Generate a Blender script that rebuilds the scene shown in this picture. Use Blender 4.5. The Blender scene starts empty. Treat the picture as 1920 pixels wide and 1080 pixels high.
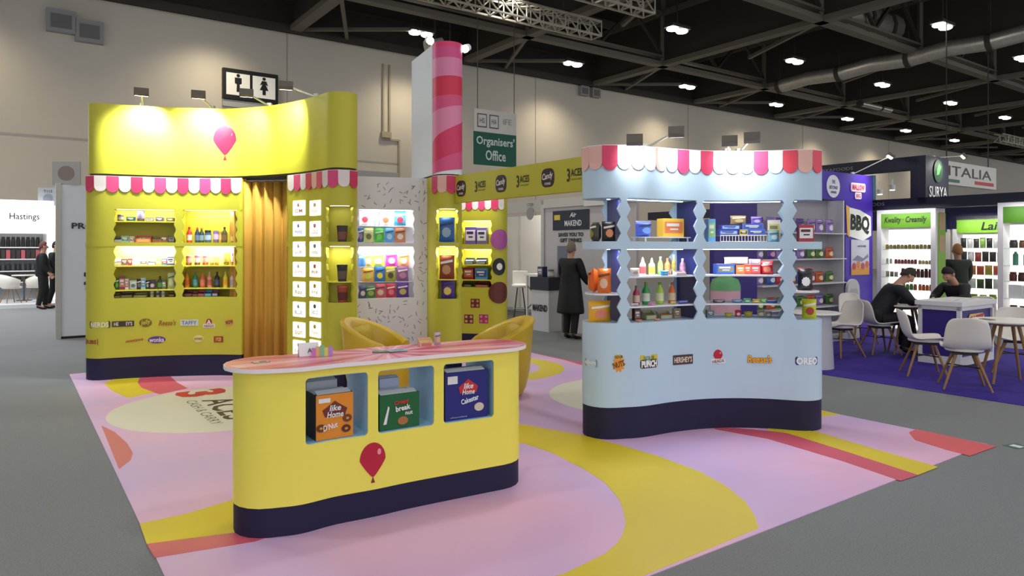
import bpy, bmesh, math, random
from mathutils import Vector, Matrix
random.seed(7)
SC = bpy.context.scene
COL = SC.collection
PI = math.pi

# ------------------------------------------------------------------ camera, world, exposure
FPX, HOR, EYE = 1315.0, 465.0, 1.62          # focal length and horizon row of a 1920x1080 frame, eye height
cam_d = bpy.data.cameras.new('camera')
cam_d.sensor_width = 36.0
cam_d.lens = FPX/1920*36
cam_d.shift_y = -(540-HOR)/1920
cam_d.clip_end = 400
cam = bpy.data.objects.new('camera', cam_d)
cam.location = (0, 0, EYE)
cam.rotation_euler = (PI/2, 0, 0)
COL.objects.link(cam)
SC.camera = cam
w = bpy.data.worlds.new('world'); SC.world = w; w.use_nodes = True
w.node_tree.nodes['Background'].inputs[0].default_value = (0.97, 0.98, 1.0, 1)
w.node_tree.nodes['Background'].inputs[1].default_value = 1.25
SC.view_settings.view_transform = 'Standard'
SC.view_settings.look = 'None'
SC.view_settings.exposure = 0.0
SC.view_settings.gamma = 1.0
SC.view_settings.use_curve_mapping = False

CU, SU = math.cos(math.radians(35.6)), math.sin(math.radians(35.6))
def H(u, v): return (CU*u - SU*v, SU*u + CU*v)    # hall axes: u runs along the back wall, v runs towards it
UV, VV = Vector((CU, SU, 0)), Vector((-SU, CU, 0))
ZV = Vector((0, 0, 1))
HALL_ROT = math.radians(35.6)

LAMP_U = [21.4 + 8*k for k in range(-4, 6)]
LAMP_V = [12.4 + 6.3*j for j in range(-3, 3)]
LAMP_Z = 10.2
def spot(name, loc, target, power, angle, blend=0.6, color=(1, 1, 1), radius=0.2):
    d = bpy.data.lights.new(name, 'SPOT'); d.energy = power; d.spot_size = math.radians(angle)
    d.spot_blend = blend; d.color = color; d.shadow_soft_size = radius
    o = bpy.data.objects.new(name, d); COL.objects.link(o); o.location = loc
    o.rotation_euler = (Vector(target)-Vector(loc)).to_track_quat('-Z', 'Y').to_euler()
    return o
def area(name, loc, target, power, sx, sy, color=(1, 1, 1), roll=None):
    d = bpy.data.lights.new(name, 'AREA'); d.shape = 'RECTANGLE'; d.size = sx; d.size_y = sy
    d.energy = power; d.color = color
    o = bpy.data.objects.new(name, d); COL.objects.link(o); o.location = loc
    o.rotation_euler = (Vector(target)-Vector(loc)).to_track_quat('-Z', 'Y').to_euler()
    return o
HALL_P = 430
for lu in LAMP_U:
    for lv in LAMP_V:
        X, Y = H(lu, lv)
        near_wall = lv > 24
        if near_wall:
            X, Y = H(lu+.7, 26.2); spot('wall_washer', (X, Y, LAMP_Z-.15), (X, Y, 0), 620, 132, 1.0, (1, .86, .60), .3)
        elif lu < 40:
            spot('hall_spot', (X, Y, LAMP_Z-.15), (X, Y, 0), HALL_P, 130, 0.8, (1, .97, .93), .25)

# ------------------------------------------------------------------ helpers: pixels to metres (measuring only)
def xa(px, Y): return (px-960)/FPX*Y
def za(py, Y): return EYE+(HOR-py)*Y/FPX
def gnd(px, py):
    Y = FPX*EYE/(py-HOR); return (xa(px, Y), Y)

# ------------------------------------------------------------------ materials
def lin(c):
    c = c/255.0
    return c/12.92 if c <= .04045 else ((c+.055)/1.055)**2.4
MATS = {}
def M(rgb, rough=.5, metal=0.0, emit=0.0, alpha=1.0, grain=0.0, gscale=60.0, bump=0.0, trans=0.0, coat=0.0, name=None):
    key = (tuple(rgb), rough, metal, emit, alpha, grain, gscale, bump, trans, coat)
    if key in MATS: return MATS[key]
    m = bpy.data.materials.new(name or 'paint_%d_%d_%d' % tuple(rgb)); m.use_nodes = True
    nt = m.node_tree; b = nt.nodes['Principled BSDF']
    col = (lin(rgb[0]), lin(rgb[1]), lin(rgb[2]), 1)
    b.inputs['Base Color'].default_value = col
    b.inputs['Roughness'].default_value = rough
    b.inputs['Metallic'].default_value = metal
    if coat: b.inputs['Coat Weight'].default_value = coat
    if trans: b.inputs['Transmission Weight'].default_value = trans
    if alpha < 1: b.inputs['Alpha'].default_value = alpha
    if emit:
        b.inputs['Emission Color'].default_value = col; b.inputs['Emission Strength'].default_value = emit
    if grain or bump:
        tc = nt.nodes.new('ShaderNodeTexCoord'); no = nt.nodes.new('ShaderNodeTexNoise')
        no.inputs['Scale'].default_value = gscale; no.inputs['Detail'].default_value = 4
        nt.links.new(tc.outputs['Object'], no.inputs['Vector'])
        if grain:
            mx = nt.nodes.new('ShaderNodeMix'); mx.data_type = 'RGBA'
            mx.inputs[6].default_value = tuple(max(0, c*(1-grain)) for c in col[:3])+(1,)
            mx.inputs[7].default_value = tuple(min(1, c*(1+grain)) for c in col[:3])+(1,)
            nt.links.new(no.outputs['Fac'], mx.inputs[0]); nt.links.new(mx.outputs[2], b.inputs['Base Color'])
        if bump:
            bp = nt.nodes.new('ShaderNodeBump'); bp.inputs['Strength'].default_value = bump
            bp.inputs['Distance'].default_value = .01
            nt.links.new(no.outputs['Fac'], bp.inputs['Height']); nt.links.new(bp.outputs['Normal'], b.inputs['Normal'])
    MATS[key] = m
    return m
def M2(ca, cb, scale, rough=.45, stretch=(1, 1, 1), lo=.4, hi=.6, name='blend'):   # two colours mixed by soft noise
    m = bpy.data.materials.new(name); m.use_nodes = True
    nt = m.node_tree; b = nt.nodes['Principled BSDF']; b.inputs['Roughness'].default_value = rough
    tc = nt.nodes.new('ShaderNodeTexCoord'); mp = nt.nodes.new('ShaderNodeMapping'); mp.inputs['Scale'].default_value = stretch
    no = nt.nodes.new('ShaderNodeTexNoise'); no.inputs['Scale'].default_value = scale; no.inputs['Detail'].default_value = 2
    rp = nt.nodes.new('ShaderNodeValToRGB')
    rp.color_ramp.elements[0].position = lo; rp.color_ramp.elements[1].position = hi
    rp.color_ramp.elements[0].color = (lin(ca[0]), lin(ca[1]), lin(ca[2]), 1)
    rp.color_ramp.elements[1].color = (lin(cb[0]), lin(cb[1]), lin(cb[2]), 1)
    nt.links.new(tc.outputs['Object'], mp.inputs['Vector']); nt.links.new(mp.outputs['Vector'], no.inputs['Vector'])
    nt.links.new(no.outputs['Fac'], rp.inputs['Fac']); nt.links.new(rp.outputs['Color'], b.inputs['Base Color'])
    return m

WHITE = M((236, 236, 236), .45); OFFW = M((214, 212, 208), .55); BLACK = M((14, 14, 16), .55)
YEL = M((190, 184, 50), .5); NAVY = M((12, 6, 54), .65); LBLUE = M((186, 212, 232), .5)
PINK = M((214, 62, 108), .5); CORAL = M((222, 84, 96), .5); AWHITE = M((222, 210, 208), .5); PEACH = M((226, 178, 168), .5)
STEEL = M((168, 168, 164), .35, .8); GREY = M((150, 150, 150), .5); LEDW = M((255, 250, 235), .5, 0, 6.0)
GLASS = M((225, 240, 238), .08, 0, 0, .35)

# ------------------------------------------------------------------ helpers: objects
MW = {}
def tag(o, label=None, cat=None, group=None, kind=None):
    if label: o['label'] = label
    if cat: o['category'] = cat
    if group: o['group'] = group
    if kind: o['kind'] = kind
    return o
def thing(name, label, cat, loc=(0, 0, 0), rotz=0.0, group=None, kind=None, scale=(1, 1, 1)):
    o = bpy.data.objects.new(name, None); COL.objects.link(o); o.empty_display_size = .1
    o.location = loc; o.rotation_euler = (0, 0, rotz); o.scale = scale
    MW[o.name] = Matrix.LocRotScale(Vector(loc), Matrix.Rotation(rotz, 3, 'Z').to_quaternion(), Vector(scale))
    return tag(o, label, cat, group, kind)
class MB:
    def __init__(s): s.v = []; s.f = []; s.sm = []
    def add(s, verts, faces, smooth=False):
        n = len(s.v); s.v += [tuple(p) for p in verts]
        for f in faces: s.f.append(tuple(i+n for i in f)); s.sm.append(smooth)
        return s
    def box(s, c, size, rotz=0.0, mat=None):
        hx, hy, hz = size[0]/2, size[1]/2, size[2]/2; cr, sr = math.cos(rotz), math.sin(rotz)
        vs = []
        for z in (-hz, hz):
            for x, y in ((-hx, -hy), (hx, -hy), (hx, hy), (-hx, hy)):
                p = Vector((x, y, z))
                if mat is not None: p = mat @ p
                vs.append((c[0]+p.x*cr-p.y*sr, c[1]+p.x*sr+p.y*cr, c[2]+p.z))
        return s.add(vs, [(3, 2, 1, 0), (4, 5, 6, 7), (0, 1, 5, 4), (1, 2, 6, 5), (2, 3, 7, 6), (3, 0, 4, 7)])
    def ubox(s, u0, u1, v0, v1, z0, z1):                # a box along the hall axes
        x, y = H((u0+u1)/2, (v0+v1)/2)
        return s.box((x, y, (z0+z1)/2), (abs(u1-u0), abs(v1-v0), abs(z1-z0)), HALL_ROT)
    def prism(s, poly, z0, z1, smooth=False):
        n = len(poly)
        a = sum(poly[i][0]*poly[(i+1) % n][1]-poly[(i+1) % n][0]*poly[i][1] for i in range(n))
        if a < 0: poly = poly[::-1]
        s.add([(p[0], p[1], z) for z in (z0, z1) for p in poly], [(i, (i+1) % n, n+(i+1) % n, n+i) for i in range(n)], smooth)
        s.add([(p[0], p[1], z0) for p in poly], [tuple(range(n))[::-1]])
        s.add([(p[0], p[1], z1) for p in poly], [tuple(range(n))])
        return s
    def beam(s, a, b, w, h):                            # a square bar from a to b
        a, b = Vector(a), Vector(b); d = (b-a).normalized()
        up = ZV if abs(d.z) < .9 else Vector((1, 0, 0))
        x = d.cross(up).normalized(); y = x.cross(d)
        vs = [p+x*sx*w/2+y*sy*h/2 for p in (a, b) for sx, sy in ((-1, -1), (1, -1), (1, 1), (-1, 1))]
        return s.add(vs, [(0, 1, 2, 3), (7, 6, 5, 4), (0, 4, 5, 1), (1, 5, 6, 2), (2, 6, 7, 3), (3, 7, 4, 0)])
    def tube(s, pts, r, n=8, taper=None):
        pts = [Vector(p) for p in pts]; vs = []; m = len(pts)
        for i, p in enumerate(pts):
            d = (pts[min(i+1, m-1)]-pts[max(i-1, 0)]).normalized()
            up = ZV if abs(d.z) < .9 else Vector((1, 0, 0))
            x = d.cross(up).normalized(); y = x.cross(d)
            rr = r if taper is None else r*(1+(taper-1)*i/(m-1))
            for k in range(n):
                t = 2*PI*k/n; vs.append(p+x*math.cos(t)*rr+y*math.sin(t)*rr)
        fs = [(i*n+k, i*n+(k+1) % n, (i+1)*n+(k+1) % n, (i+1)*n+k) for i in range(m-1) for k in range(n)]
        s.add(vs, fs, True)
        s.add(vs[:n], [tuple(range(n))[::-1]]); s.add(vs[-n:], [tuple(range(n))])
        return s
    def lathe(s, prof, c=(0, 0, 0), n=14, sx=1.0, sy=1.0):
        vs = [(c[0]+r*math.cos(2*PI*k/n)*sx, c[1]+r*math.sin(2*PI*k/n)*sy, c[2]+z) for r, z in prof for k in range(n)]
        fs = [(i*n+k, i*n+(k+1) % n, (i+1)*n+(k+1) % n, (i+1)*n+k) for i in range(len(prof)-1) for k in range(n)]
        s.add(vs, fs, True)
        s.add(vs[:n], [tuple(range(n))[::-1]]); s.add(vs[-n:], [tuple(range(n))])
        return s
    def grid(s, rows, closed_u=False, smooth=True, flip=False):
        nr, nc = len(rows), len(rows[0]); vs = [p for r in rows for p in r]
        fs = []
        for i in range(nr-1):
            for k in range(nc if closed_u else nc-1):
                f = (i*nc+k, i*nc+(k+1) % nc, (i+1)*nc+(k+1) % nc, (i+1)*nc+k)
                fs.append(f[::-1] if flip else f)
        return s.add(vs, fs, smooth)
    def mesh(s, name, mat, inv=None):
        me = bpy.data.meshes.new(name)
        vs = s.v if inv is None else [inv @ Vector(p) for p in s.v]
        me.from_pydata([tuple(p) for p in vs], [], s.f); me.update()
        me.polygons.foreach_set('use_smooth', s.sm)
        if mat is not None: me.materials.append(mat)
        return me
    def build(s, name, mat, parent=None, world=True, bevel=0.0, seg=2, solid=0.0, sub=0):
        inv = MW[parent.name].inverted() if (parent is not None and world) else None
        o = bpy.data.objects.new(name, s.mesh(name, mat, inv)); COL.objects.link(o)
        if parent is not None: o.parent = parent
        MW[o.name] = MW[parent.name] if parent is not None else Matrix.Identity(4)
        if sub:
            md = o.modifiers.new('smooth', 'SUBSURF'); md.levels = md.render_levels = sub
        if solid:
            md = o.modifiers.new('thick', 'SOLIDIFY'); md.thickness = solid; md.offset = 0
        if bevel:
            md = o.modifiers.new('bevel', 'BEVEL'); md.width = bevel; md.segments = seg; md.limit_method = 'ANGLE'
        return o

# ------------------------------------------------------------------ helpers: curved stand walls
class Path:
    def __init__(s, pts):
        s.p = [Vector((p[0], p[1])) for p in pts]; s.L = [0.0]
        for a, b in zip(s.p, s.p[1:]): s.L.append(s.L[-1]+(b-a).length)
        s.len = s.L[-1]; n = len(s.p)
        s.t = [(s.p[min(i+1, n-1)]-s.p[max(i-1, 0)]).normalized() for i in range(n)]
    def at(s, d, off=0.0):
        d = max(0.0, min(s.len, d)); lo, hi = 0, len(s.L)-1
        while hi-lo > 1:
            mid = (lo+hi)//2
            if s.L[mid] <= d: lo = mid
            else: hi = mid
        f = (d-s.L[lo])/max(1e-9, s.L[hi]-s.L[lo])
        p = s.p[lo].lerp(s.p[hi], f); t = s.t[lo].lerp(s.t[hi], f).normalized()
        return Vector((p.x+t.y*off, p.y-t.x*off))
    def tan(s, d):
        a, b = s.at(d-.01), s.at(d+.01); return (b-a).normalized()
    def s_at(s, px, off=0.0):                            # where the sight line through a column meets the path
        best = None; k = (px-960)/FPX; N = 400; prev = None
        for i in range(N+1):
            d = s.len*i/N; q = s.at(d, off); e = q.x-k*q.y
            if prev is not None and (e == 0 or (e > 0) != (prev[1] > 0)):
                f = prev[1]/(prev[1]-e); dd = prev[0]+(d-prev[0])*f; y = s.at(dd, off).y
                if best is None or y < best[1]: best = (dd, y)
            prev = (d, e)
        if best is None:
            best = min(((s.len*i/N, 0) for i in range(N+1)), key=lambda c: abs(s.at(c[0], off).x-k*s.at(c[0], off).y))
        return best[0]
def catmull(pts, m=12):
    P = [Vector((p[0], p[1])) for p in pts]; P = [P[0]*2-P[1]]+P+[P[-1]*2-P[-2]]; out = []
    for i in range(1, len(P)-2):
        a, b, c, d = P[i-1:i+3]
        for k in range(m):
            t = k/m
            out.append(.5*((2*b)+(c-a)*t+(2*a-5*b+4*c-d)*t*t+(3*b-a-3*c+d)*t**3))
    out.append(P[-2]); return out
class Plan:
    """a long stand module: front curve, depth d, half-round ends"""
    def __init__(s, pts, d, m=12, flat_ends=()):
        s.flat_ends = flat_ends; s.front = Path(catmull(pts, m)); s.d = d
        s.wrap = Path(s._arc(0, 0)+[tuple(p) for p in s.front.p]+s._arc(1, 0))
        s.s0 = len(s._arc(0, 0)) and s.wrap.L[len(s._arc(0, 0))]
        s.s1 = s.wrap.L[len(s._arc(0, 0))+len(s.front.p)-1]
    def _arc(s, end, e, n=10):
        f = s.front; r = s.d/2+e; dd = 0 if end == 0 else f.len
        t = (f.t[0] if end == 0 else f.t[-1]); nrm = Vector((t.y, -t.x)); c = f.at(dd, 0)-nrm*s.d/2
        out = []
        for k in range(1, n+1):
            if end in s.flat_ends:
                a = PI*(1-(k-1)/n) if end == 0 else PI*k/n; ca, sa = math.cos(a), math.sin(a)
                q = c+nrm*r*math.copysign(abs(ca)**.25, ca)+t*(.035+e)*sa**.25*(1 if end else -1)
            elif end == 0: a = PI*(1-(k-1)/n); q = c+nrm*r*math.cos(a)-t*r*math.sin(a)
            else: a = PI*k/n; q = c+nrm*r*math.cos(a)+t*r*math.sin(a)
            out.append((q.x, q.y))
        return out
    def loop(s, e=0.0):
        f = s.front; n = len(f.p)
        fr = [tuple(f.at(f.L[i], e)) for i in range(n)]; bk = [tuple(f.at(f.L[i], -s.d-e)) for i in range(n)][::-1]
        return s._arc(0, e)+fr+s._arc(1, e)+bk[1:-1]
def slab(mb, path, rows, off0, off1, n=None):
    """rows of (z, s_left, s_right): a skin between two offsets of a path"""
    if n is None: n = max(2, int(max(abs(r[2]-r[1]) for r in rows)/.05))
    def rw(off): return [[(*path.at(a+(b-a)*i/n, off), z) for i in range(n+1)] for z, a, b in rows]
    F, B = rw(off1), rw(off0)
    mb.grid(F); mb.grid(B, flip=True)
    for k in (0, n):
        mb.grid([[F[i][k] for i in range(len(rows))], [B[i][k] for i in range(len(rows))]], smooth=False, flip=(k == 0))
    for i in (0, -1): mb.grid([F[i], B[i]], smooth=False, flip=(i == -1))
    return mb
def zig_rows(z0, z1, edge, amp, period=.137, phase=0.0):
    """heights with their zigzag offset: edge(z) -> 0..1 triangle wave"""
    zs = [z0]; k = math.floor((z0-phase)/(period/2))+1
    while phase+k*period/2 < z1-1e-4: zs.append(phase+k*period/2); k += 1
    zs.append(z1)
    out = []
    for z in zs:
        t = ((z-phase)/period) % 1.0; out.append((z, amp*abs(2*t-1)))
    return out

# ------------------------------------------------------------------ helpers: flat print (lettering, discs, plates) on a surface
def flat(o, right, up):
    o, r, u = Vector(o), Vector(right).normalized(), Vector(up).normalized(); n = r.cross(u)
    return lambda x, y, d: o+r*x+u*y+n*d
def on_path(path, s, z, off=0.0): return lambda x, y, d: Vector((*path.at(s+x, off+d), z+y))
TXT = {}
def text_verts(body, bold, shear):
    k = (body, bold, shear)
    if k not in TXT:
        cu = bpy.data.curves.new('t', 'FONT'); cu.body = body; cu.offset = bold; cu.shear = shear
        cu.align_x = 'CENTER'; cu.resolution_u = 2; cu.space_line = .85
        ob = bpy.data.objects.new('t', cu); me = bpy.data.meshes.new_from_object(ob)
        vs = [tuple(v.co) for v in me.vertices]; fs = [tuple(p.vertices) for p in me.polygons]
        bpy.data.objects.remove(ob); bpy.data.meshes.remove(me); bpy.data.curves.remove(cu)
        TXT[k] = (vs, fs)
    return TXT[k]
def letters(mp, body, w_, h_, mat, parent, c=(0, 0), d=.004, bold=.02, shear=0.0, name='lettering', arch=0.0, rot=0.0, label=None):
    vs, fs = text_verts(body, bold, shear)
    x0, x1 = min(v[0] for v in vs), max(v[0] for v in vs); y0, y1 = min(v[1] for v in vs), max(v[1] for v in vs)
    mb = MB(); out = []
    cr, sr = math.cos(rot), math.sin(rot)
    for v in vs:
        fx = (v[0]-x0)/(x1-x0)-.5; fy = (v[1]-y0)/(y1-y0)-.5
        x, y = fx*w_, fy*h_+arch*(1-4*fx*fx); x, y = x*cr-y*sr, x*sr+y*cr
        out.append(mp(c[0]+x, c[1]+y, d))
    mb.add(out, fs)
    o = mb.build(name, mat, parent)
    if label: o['label'] = label
    return o
def shape_pts(kind, w_, h_, n=20, r=.25):
    if kind == 'disc': return [(w_/2*math.cos(2*PI*k/n), h_/2*math.sin(2*PI*k/n)) for k in range(n)]
    if kind == 'rect': return [(-w_/2, -h_/2), (w_/2, -h_/2), (w_/2, h_/2), (-w_/2, h_/2)]
    if kind == 'rrect':
        rr = r*min(w_, h_); out = []
        for cx, cy, a0 in ((w_/2-rr, -h_/2+rr, -PI/2), (w_/2-rr, h_/2-rr, 0), (-w_/2+rr, h_/2-rr, PI/2), (-w_/2+rr, -h_/2+rr, PI)):
            out += [(cx+rr*math.cos(a0+PI/2*k/4), cy+rr*math.sin(a0+PI/2*k/4)) for k in range(5)]
        return out
    if kind == 'star': return [((w_/2)*(1 if k % 2 == 0 else .68)*math.cos(2*PI*k/n), (h_/2)*(1 if k % 2 == 0 else .68)*math.sin(2*PI*k/n)) for k in range(n)]
    if kind == 'balloon':
        out = []
        for k in range(n):
            t = 2*PI*k/n; x, y = math.sin(t), math.cos(t)
            if y < 0: x *= (1+y*.62) if y > -.98 else .3
            out.append((x*w_/2, y*h_/2))
        return out
    if kind == 'tongue':                                    # awning strip: square top, round bottom
        return [(-w_/2, h_/2), (-w_/2, -h_/2+w_/2)]+[(-w_/2*math.cos(PI*k/8), -h_/2+w_/2-w_/2*math.sin(PI*k/8)) for k in range(1, 8)]+[(w_/2, -h_/2+w_/2), (w_/2, h_/2)]
def plate(mp, pts, mat, parent, c=(0, 0), d=.003, t=.003, name='print', nx=1, label=None, mb=None, world=True):
    """a thin raised plate; pts listed either way round"""
    n = len(pts); a = sum(pts[i][0]*pts[(i+1) % n][1]-pts[(i+1) % n][0]*pts[i][1] for i in range(n))
    if a < 0: pts = pts[::-1]
    own = mb is None
    if own: mb = MB()
    F = [mp(c[0]+p[0], c[1]+p[1], d) for p in pts]; B = [mp(c[0]+p[0], c[1]+p[1], d-t) for p in pts]
    mb.add(F, [tuple(range(n))]); mb.add(F+B, [(n+i, n+(i+1) % n, (i+1) % n, i) for i in range(n)])
    if not own: return mb
    o = mb.build(name, mat, parent)
    if label: o['label'] = label
    return o

def disc_wrap(mp, w_, h_, mat, parent, c=(0, 0), d=.01, name='print', n=24, rings=5):
    rows = [[mp(c[0]+w_/2*f*math.cos(2*PI*k/n), c[1]+h_/2*f*math.sin(2*PI*k/n), d) for k in range(n)] for f in [.02]+[(i+1)/rings for i in range(rings)]]
    mb = MB(); mb.grid(rows, closed_u=True, smooth=False); mb.add(rows[0], [tuple(range(n))]); return mb.build(name, mat, parent)
# ================================================================== the hall
def struct(o, label=None): o['kind'] = 'structure'; (label and o.__setitem__('label', label)); return o
CARPET = M((128, 130, 132), .95, 0, 0, 1, .34, 90, .35, name='grey_carpet')
mb = MB(); mb.ubox(-45, 115, -14, 28, -.1, 0)
struct(mb.build('floor', CARPET), 'grey needle felt hall carpet')
WALLM = M((206, 198, 186), .8, 0, 0, 1, .03, 1.5, name='wall_paint')
mb = MB(); mb.ubox(-45, 115, 28, 28.4, 0, 10.2)
wall = struct(mb.build('wall_back', WALLM), 'tall plain off-white hall wall')
for u in [-3, 9, 21.5, 33, 45, 57]:                                     # vertical joints of the wall panels
    mb = MB(); mb.ubox(u-.02, u+.02, 27.985, 28.0, 0, 10.2); mb.build('panel_joint', M((170, 164, 156), .8), wall)
mb = MB(); mb.ubox(-45, 14.0, 27.985, 28.0, 5.3, 5.36); mb.build('panel_joint', M((178, 172, 166), .8), wall)
DARK = M((58, 55, 50), .8); DARK2 = M((50, 47, 43), .85); GIRD = M((112, 106, 96), .6, .1)
mb = MB(); mb.ubox(-45, 115, 27.7, 28.4, 10.2, 13.4)
tr = struct(mb.build('trim_1', DARK2), 'dark band above the hall wall')
mb = MB(); mb.ubox(-45, 115, 27.55, 27.7, 10.15, 10.42); mb.ubox(-45, 115, 27.6, 27.7, 11.4, 11.5); mb.build('ledge', DARK, tr)
mb = MB(); mb.ubox(-45, 115, -14, 28.4, 13.4, 13.6)
ceil = struct(mb.build('ceiling', DARK2), 'dark hall roof with steel girders')
for k in range(-3, 10):                                                  # girders running towards the wall
    u = 9.2+8*k
    mb = MB(); mb.ubox(u-.22, u+.22, 1, 27.7, 10.2, 10.42); mb.ubox(u-.16, u+.16, 1, 27.7, 12.6, 12.85)
    g = mb.build('girder', GIRD, ceil)
    mb = MB(); mb.ubox(u-.03, u+.03, 1, 27.7, 10.5, 12.6); mb.build('web_plate', DARK, g)
    for v in (22.9, 14.9):
        a, b = H(u, v); mb = MB(); mb.beam((a, b, 10.2), (a, b, 13.4), .22, .22); mb.build('post', GIRD, g)
        p, q = H(u+4, v+2.6), H(u+4, v-4)
        mb = MB(); mb.beam((a, b, 10.35), (*p, 13.3), .14, .14); mb.build('strut', GIRD, g)
        mb = MB(); mb.beam((a, b, 10.35), (*q, 13.3), .14, .14); mb.build('strut', GIRD, g)
        p = H(u+2.2, v+4.8)
        mb = MB(); mb.beam((a, b, 10.3), (*p, 10.3), .14, .14); mb.build('strut', GIRD, g)
    p = H(u, 27.7); q = H(u+4, 24.8)
    mb = MB(); mb.beam((*p, 10.3), (*q, 10.3), .13, .13); mb.build('strut', GIRD, g)
for v in (22.9, 14.9):
    mb = MB(); mb.ubox(-20, 90, v-.2, v+.2, 10.2, 10.4); mb.ubox(-20, 90, v-.14, v+.14, 10.62, 10.72); mb.ubox(-20, 90, v-.12, v+.12, 12.6, 12.8)
    g = mb.build('girder', GIRD, ceil)
    for k in range(-6, 21):
        a, b = H(9.2+4*k, v), H(11.2+4*k, v), ; c = H(13.2+4*k, v)
        mb = MB(); mb.beam((*a, 10.7), (*b, 12.6), .12, .12); mb.beam((*b, 12.6), (*c, 10.7), .12, .12); mb.build('brace', DARK, g)
for u in (13.2, 21.2, 29.2, 37.2, 45.2, 53.2):                            # purlins under the roof
    mb = MB(); mb.ubox(u-.08, u+.08, 1, 27.7, 12.9, 13.3); mb.build('purlin', DARK, ceil)
for v in (10.9, 18.9, 26):
    mb = MB(); mb.ubox(-20, 90, v-.07, v+.07, 12.7, 13.1); mb.build('purlin', GIRD, ceil)
# round downlights in pairs
LENS = M((255, 250, 238), .4, 0, 14.0)
lp = None
ORD = ['first', 'second', 'third', 'fourth', 'fifth', 'sixth', 'seventh', 'eighth', 'ninth', 'tenth']
def lamp_label(u, v):
    rows = sorted({b for a in LAMP_U for b in LAMP_V if in_view(*H(a, b), LAMP_Z)}, reverse=True)
    us = [a for a in LAMP_U if in_view(*H(a, v), LAMP_Z)]
    return 'pair of white downlights, %s from left in the %s row from the wall' % (ORD[us.index(u)], ORD[rows.index(v)])
def in_view(X, Y, z):
    if Y < 2: return False
    px, py = 960+X/Y*FPX, HOR-(z-EYE)/Y*FPX
    return -40 < px < 1960 and -40 < py < 1100
for u in LAMP_U:
    for v in LAMP_V:
        X, Y = H(u, v)
        if not in_view(X, Y, LAMP_Z): continue
        t = thing('ceiling_lamp', lamp_label(u, v), 'lamp', (X, Y, LAMP_Z), HALL_ROT, 'twin downlights under the hall roof')
        if lp is None:
            mb = MB(); mb.box((0, 0, .12), (1.05, .5, .12)); mb.beam((0, 0, .18), (0, 0, 3.2), .05, .05)
            a = mb.build('housing', DARK, t, world=False)
            ls = []
            for s in (-1, 1):
                mb = MB(); mb.lathe([(.21, .06), (.24, 0), (.2, -.04)], (s*.27, 0, 0), 14); ls.append(mb.build('lens', LENS, t, world=False))
            lp = [a]+ls
        else:
            for p in lp:
                c = p.copy(); COL.objects.link(c); c.parent = t
# lattice trusses hung for lighting
TRUSSM = M((190, 184, 170), .4, .6)
def lattice(u0, u1, v, z, label, n):
    t = thing('lighting_truss', label, 'truss', (*H(u0, v), z))
    s = .26; cs = [(-s, -s), (s, -s), (s, s), (-s, s)]
    for a, b in cs:
        mb = MB(); mb.beam((*H(u0, v+a), z+b), (*H(u1, v+a), z+b), .06, .06); mb.build('chord', TRUSSM, t)
    mb = MB()
    for i in range(n):
        ua, ub = u0+(u1-u0)*i/n, u0+(u1-u0)*(i+1)/n
        for k in range(4):
            (a, b), (c, d) = cs[k], cs[(k+1) % 4]
            mb.beam((*H(ua, v+a), z+b), (*H(ub, v+c), z+d), .04, .04); mb.beam((*H(ub, v+a), z+b), (*H(ub, v+c), z+d), .04, .04)
    tag(mb.build('lacing', TRUSSM, t), kind='stuff')
    for f in (.2, .8):
        u = u0+(u1-u0)*f; mb = MB(); mb.beam((*H(u, v), z+.2), (*H(u, v), 13.4), .03, .03); mb.build('hanger', DARK, t)
lattice(9.5, 17.4, 19.0, 9.55, 'silver lattice truss hung low left of the ceiling middle', 14)
lattice(9.5, 17.6, 16.6, 9.75, 'silver lattice truss behind and above the other at the top', 14)
lattice(56, 70, 20.0, 9.3, 'silver lattice truss hung far right near the wall', 14)
FOIL = M((196, 192, 186), .38, .75, 0, 1, .25, 6, .6)
def duct(pts, r, label):
    mb = MB(); P = [(*H(u, v), z) for u, v, z in pts]
    t = thing('air_duct', label, 'duct', P[0]); mb.tube(P, r, 12); mb.build('foil_sleeve', FOIL, t)
    for p, q in list(zip(P, P[1:]))[::2]:
        a = Vector(p); d = (Vector(q)-a).normalized(); mb = MB(); mb.tube([a-d*.1, a+d*.1], r*1.12, 12); mb.build('collar', DARK, t)
        mb = MB(); mb.beam(a+Vector((0, 0, r)), (p[0], p[1], 13.4), .04, .04); mb.build('hanger', DARK, t)
duct([(32.5, 21.5-k*1.6, 10.0+.12*(k % 2)) for k in range(8)], .34, 'silver foil air duct running beside a girder at right')
duct([(27.5+k*.9, 15.6, 11.3+.1*(k % 2)) for k in range(6)], .62, 'wide crumpled foil duct at the top right')
duct([(41+k*1.2, 21.8, 10.2) for k in range(4)], .16, 'short thin silver pipe under the far girders')
# projector-like spotlights on the girder above the pillar
SPOTM = M((188, 184, 170), .5, .2)
for i, (u, v, z, lb) in enumerate([(13.6, 24.2, 9.6, 'round pale spotlight clamped left under the girder near the pillar'), (14.4, 24.4, 9.6, 'round pale spotlight clamped second under the girder near the pillar'), (13.0, 21.0, 11.2, 'pale spotlight clamped third along the girder'), (18.2, 21.5, 11.3, 'pale spotlight clamped rightmost on the girder above the pillar')]):
    t = thing('stage_spotlight', lb, 'spotlight', (*H(u, v), z))
    x, y = H(u, v)
    mb = MB(); mb.tube([(x-.3, y, z-.1), (x, y, z), (x+.3, y+.1, z+.1)], .24, 12); mb.build('barrel', SPOTM, t)
    mb = MB(); mb.tube([(x-.36, y-.02, z-.12), (x-.3, y, z-.1)], .29, 12); mb.build('rim', SPOTM, t)
    mb = MB(); mb.beam((x, y, z+.2), (x, y, 13.4), .06, .06); mb.build('clamp', DARK, t)
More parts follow.
